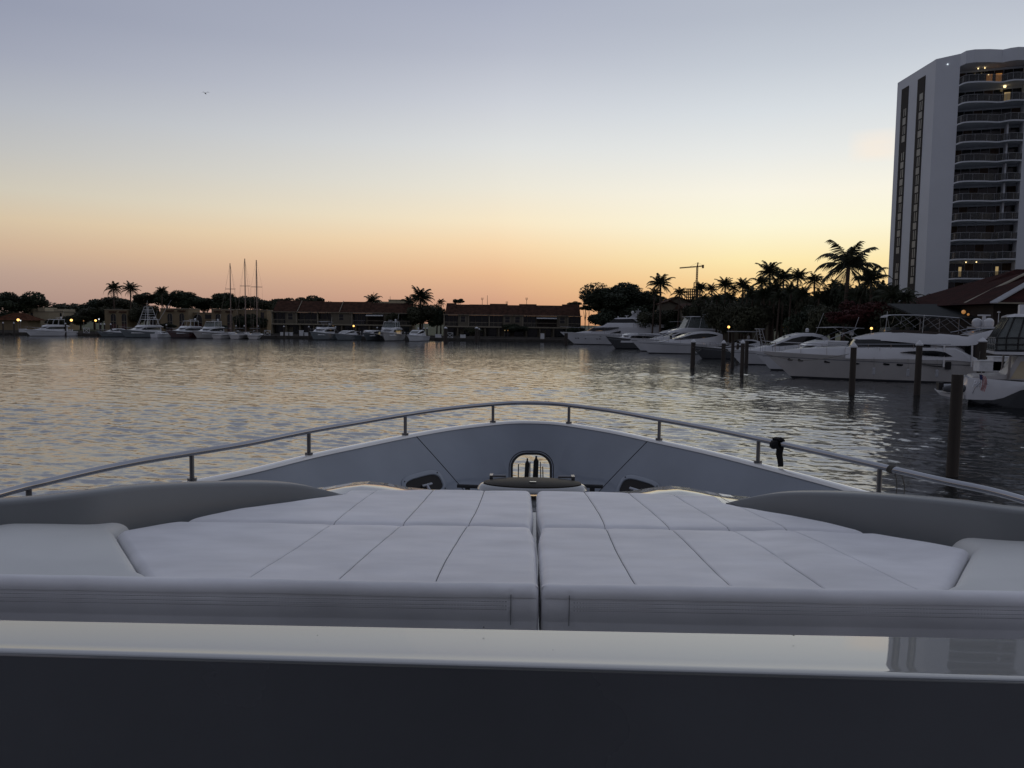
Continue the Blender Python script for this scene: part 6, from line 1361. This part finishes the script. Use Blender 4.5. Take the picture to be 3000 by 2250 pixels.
# polished ledge in front of the pad and the coaming face under it
LH = .98
A0, A1 = PH(-300, 1902, LH), PH(3300, 2001, LH); B0, B1 = PH(-300, 1800, LH + .012), PH(3300, 1866, LH + .012)
q = MB(); rings = []
for t in (0, .25, .5, .75, 1):
    p = A0.lerp(A1, t); b_ = B0.lerp(B1, t); ys = p.y; dp = b_.y - ys
    prof = [(ys + dp + .01, -.35), (ys + dp + .008, -.045)] + [(ys + dp * (1 - k / 8), -.026 * (1 - k / 8) ** 1.15) for k in range(0, 8)] + [(ys + .03, -.0008)]
    for k in range(6): a = PI / 2 * k / 5; prof.append((ys + .011 - .011 * math.sin(a), -.001 - .011 * (1 - math.cos(a))))
    rings.append([(p.x, y, p.z + z) for y, z in prof] + [(p.x, ys + .010, p.z - .016), (p.x, ys + dp, p.z - .35)])
q.loft(rings); q.build('ledge', M_ledge, ME, smooth=True, angle=40)
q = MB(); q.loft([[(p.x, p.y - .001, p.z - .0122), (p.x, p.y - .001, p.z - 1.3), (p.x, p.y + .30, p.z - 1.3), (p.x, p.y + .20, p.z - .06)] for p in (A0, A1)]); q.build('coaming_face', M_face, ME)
# small specks of grit on the ledge
q = MB()
for a, b, r_ in ((1417, 1838, .0045), (2325, 1862, .0045), (930, 1862, .0022), (1620, 1905, .0018)):
    p = PH(a, b, LH + .005); q.sphere((p.x, p.y, zH(LH) - .004), r_ * .7, 6, .5)
q.build('grit', M_thread, ME)

# round foredeck hatch
hc = PH(1560, 1424, 1.125); q = MB(); ra, rb_ = .365, .21
def ell(s_, z_, n=40, dy=0): return [(hc.x + ra * s_ * math.cos(2 * PI * k / n), hc.y + .10 + rb_ * s_ * math.sin(2 * PI * k / n) + dy, zH(1.135) + z_ - (rb_ * math.sin(2 * PI * k / n)) * .03) for k in range(n)]
q.loft([ell(1.07, -.030), ell(1.04, -.010), ell(1.0, .004), ell(.97, .008), ell(.94, .004)], cap=False); hr_ = q.build('hatch_rim', M_ledge, ME, smooth=True)
q = MB(); q.loft([ell(.95, .0), ell(.95, .016), ell(.85, .024), ell(.4, .034)]); q.build('hatch_lid', M_hatchglass, hr_, smooth=True)
for sg in (-1, 1):
    q = MB(); x_ = hc.x + sg * .245; y_ = hc.y + .10 + rb_ * .74; z_ = zH(1.135) + .028; q.tube([(x_ - .055, y_, z_), (x_ + .055, y_, z_)], .010, 8); q.box(x_ + sg * .05 - .012, x_ + sg * .05 + .012, y_ - .06, y_ + .015, z_ - .03, z_ + .014); q.build('hinge', M_dsteel, hr_)
q = MB(); q.box(hc.x - .02, hc.x + .025, hc.y - .02, hc.y + .0, zH(1.135) + .03, zH(1.135) + .044); q.build('latch', M_steel, hr_)
# anchor gear standing in the bow opening
YG = YB + .05
for a, b, w_, c_ in ((1545, 1343, 13, 0), (1571, 1336, 15, 0)):
    t = P(a, b, Y=YG); lo = P(a - 5, 1410, Y=YG); wm = w_ / F * YG / 2; q = MB()
    q.prism([(lo.x - wm * 1.15, lo.z - .3), (lo.x + wm * 1.15, lo.z - .3), (t.x + wm, t.z - .07), (t.x + wm * .4, t.z - .035), (t.x + wm * .35, t.z), (t.x - wm * .35, t.z), (t.x - wm * .4, t.z - .035), (t.x - wm, t.z - .07)], YG - .025, YG + .025); q.build('anchor_shank', M_black, ME)
for a, b in ((1519, 1359), (1553, 1353), (1583, 1352), (1590, 1366)):
    t = P(a, b, Y=YG + .1); lo = P(a - 1 if a < 1580 else a + 4, 1410, Y=YG + .1); q = MB(); q.tube([(lo.x, YG + .1, lo.z - .3), (t.x, YG + .1, t.z)], .009, 6); q.build('roller_pin', M_steel, ME)
for a in (1370, 1735):
    p = P(a, 1424, Y=6.6); q = MB(); q.tube([(p.x - .09, p.y, p.z), (p.x + .09, p.y, p.z - .004)], .016, 8); q.box(p.x - .02, p.x + .02, p.y - .02, p.y + .02, p.z - .4, p.z); q.build('cleat', M_black, ME)

# deckhouse that stands behind the eye point
q = MB(); q.prism([(-3.4, .2), (-3.1, DKZ + 1.0), (-3.3, CH + .15), (3.3, CH + .15), (3.3, DKZ + 1.0), (3.4, .2)], -6, -1.2); q.build('deckhouse', M_silver, ME)
q = MB(); q.loft([[(-2.7, -1.19, CH + .16), (2.7, -1.19, CH + .16), (2.7, -6, CH + .16), (-2.7, -6, CH + .16)], [(-2.2, -2.1, CH + 1.15), (2.2, -2.1, CH + 1.15), (2.2, -6, CH + 1.15), (-2.2, -6, CH + 1.15)]]); q.build('windscreen', M_tint, ME)
q = MB(); q.box(-2.8, 2.8, -1.19, 2.15, zH(2.3), zH(2.25)); q.build('footwell_floor', M_coam, ME)
q = MB(); q.box(-3.4, 3.4, -2.2, 1.3, CH + 1.17, CH + 1.27); q.build('shading_overhang', M_silver, ME, )  # unseen roof over the eye point, added to darken near face and front band

# black strap tied round the rail
p = nearest(2268).copy(); t_ = (onrail(2290, 1301) - onrail(2240, 1290)).normalized(); u_ = t_.cross(Vector((0, 0, 1))).normalized(); w_ = u_.cross(t_)
sp_ = empty('strap', p, 0, label='black webbing strap knotted round the bow rail with its end hanging down', cat='strap')
q = MB(); ce = Vector((0, 0, 0))
for k in range(3):
    c0 = ce + t_ * (-.030 + .030 * k); q.tube([c0 + (u_ * math.cos(a) + w_ * math.sin(a)) * (.040 + .004 * k) for a in [2 * PI * j / 14 for j in range(15)]], .0195, 7)
q.sphere((-.045, -.02, -.015), .045, 8); q.build('wrap', M_webbing, sp_, smooth=True)
path = [(.02, -.03, -.015), (.012, -.036, -.06), (.008, -.03, -.11), (.022, -.02, -.16), (.03, -.02, -.215), (.028, -.02, -.235)]
q = MB(); q.loft([[(x - .036 + .003 * i, y - .008, z), (x + .036 - .002 * i, y - .008, z), (x + .036 - .002 * i, y + .008, z), (x - .036 + .003 * i, y + .008, z)] for i, (x, y, z) in enumerate([Vector(a) for a in path])]); q.build('hanging_end', M_webbing, sp_, smooth=True)
# rope hitch at the starboard stanchion
p = nearest(2596).copy(); t_ = (onrail(2640, 1382) - onrail(2560, 1362)).normalized(); u_ = t_.cross(Vector((0, 0, 1))).normalized(); w_ = u_.cross(t_)
rp2 = empty('rope', p, 0, label='thin grey rope hitched round the rail beside a stanchion, with two strands hanging', cat='rope')
q = MB()
for k in range(3): q.tube([t_ * (-.01 + .018 * k + .012 * math.sin(a)) + (u_ * math.cos(a) + w_ * math.sin(a)) * .030 for a in [2 * PI * j / 12 for j in range(13)]], .0075, 6)
q.build('hitch', M_rope, rp2, smooth=True)
q = MB(); q.tube([(.02, -.03, -.02), (.035, -.03, -.08), (.05, -.02, -.16), (.055, 0, -.24)], .0045, 5); q.tube([(.035, -.03, -.02), (.085, -.03, -.06), (.115, -.02, -.15), (.12, 0, -.25)], .0045, 5); q.build('strand', M_rope, rp2)

# ------------------------------------------------------------------ render settings
S.view_settings.view_transform = 'Standard'; S.view_settings.look = 'None'; S.view_settings.exposure = 0; S.view_settings.gamma = 1
S.render.resolution_x = 1024; S.render.resolution_y = 768
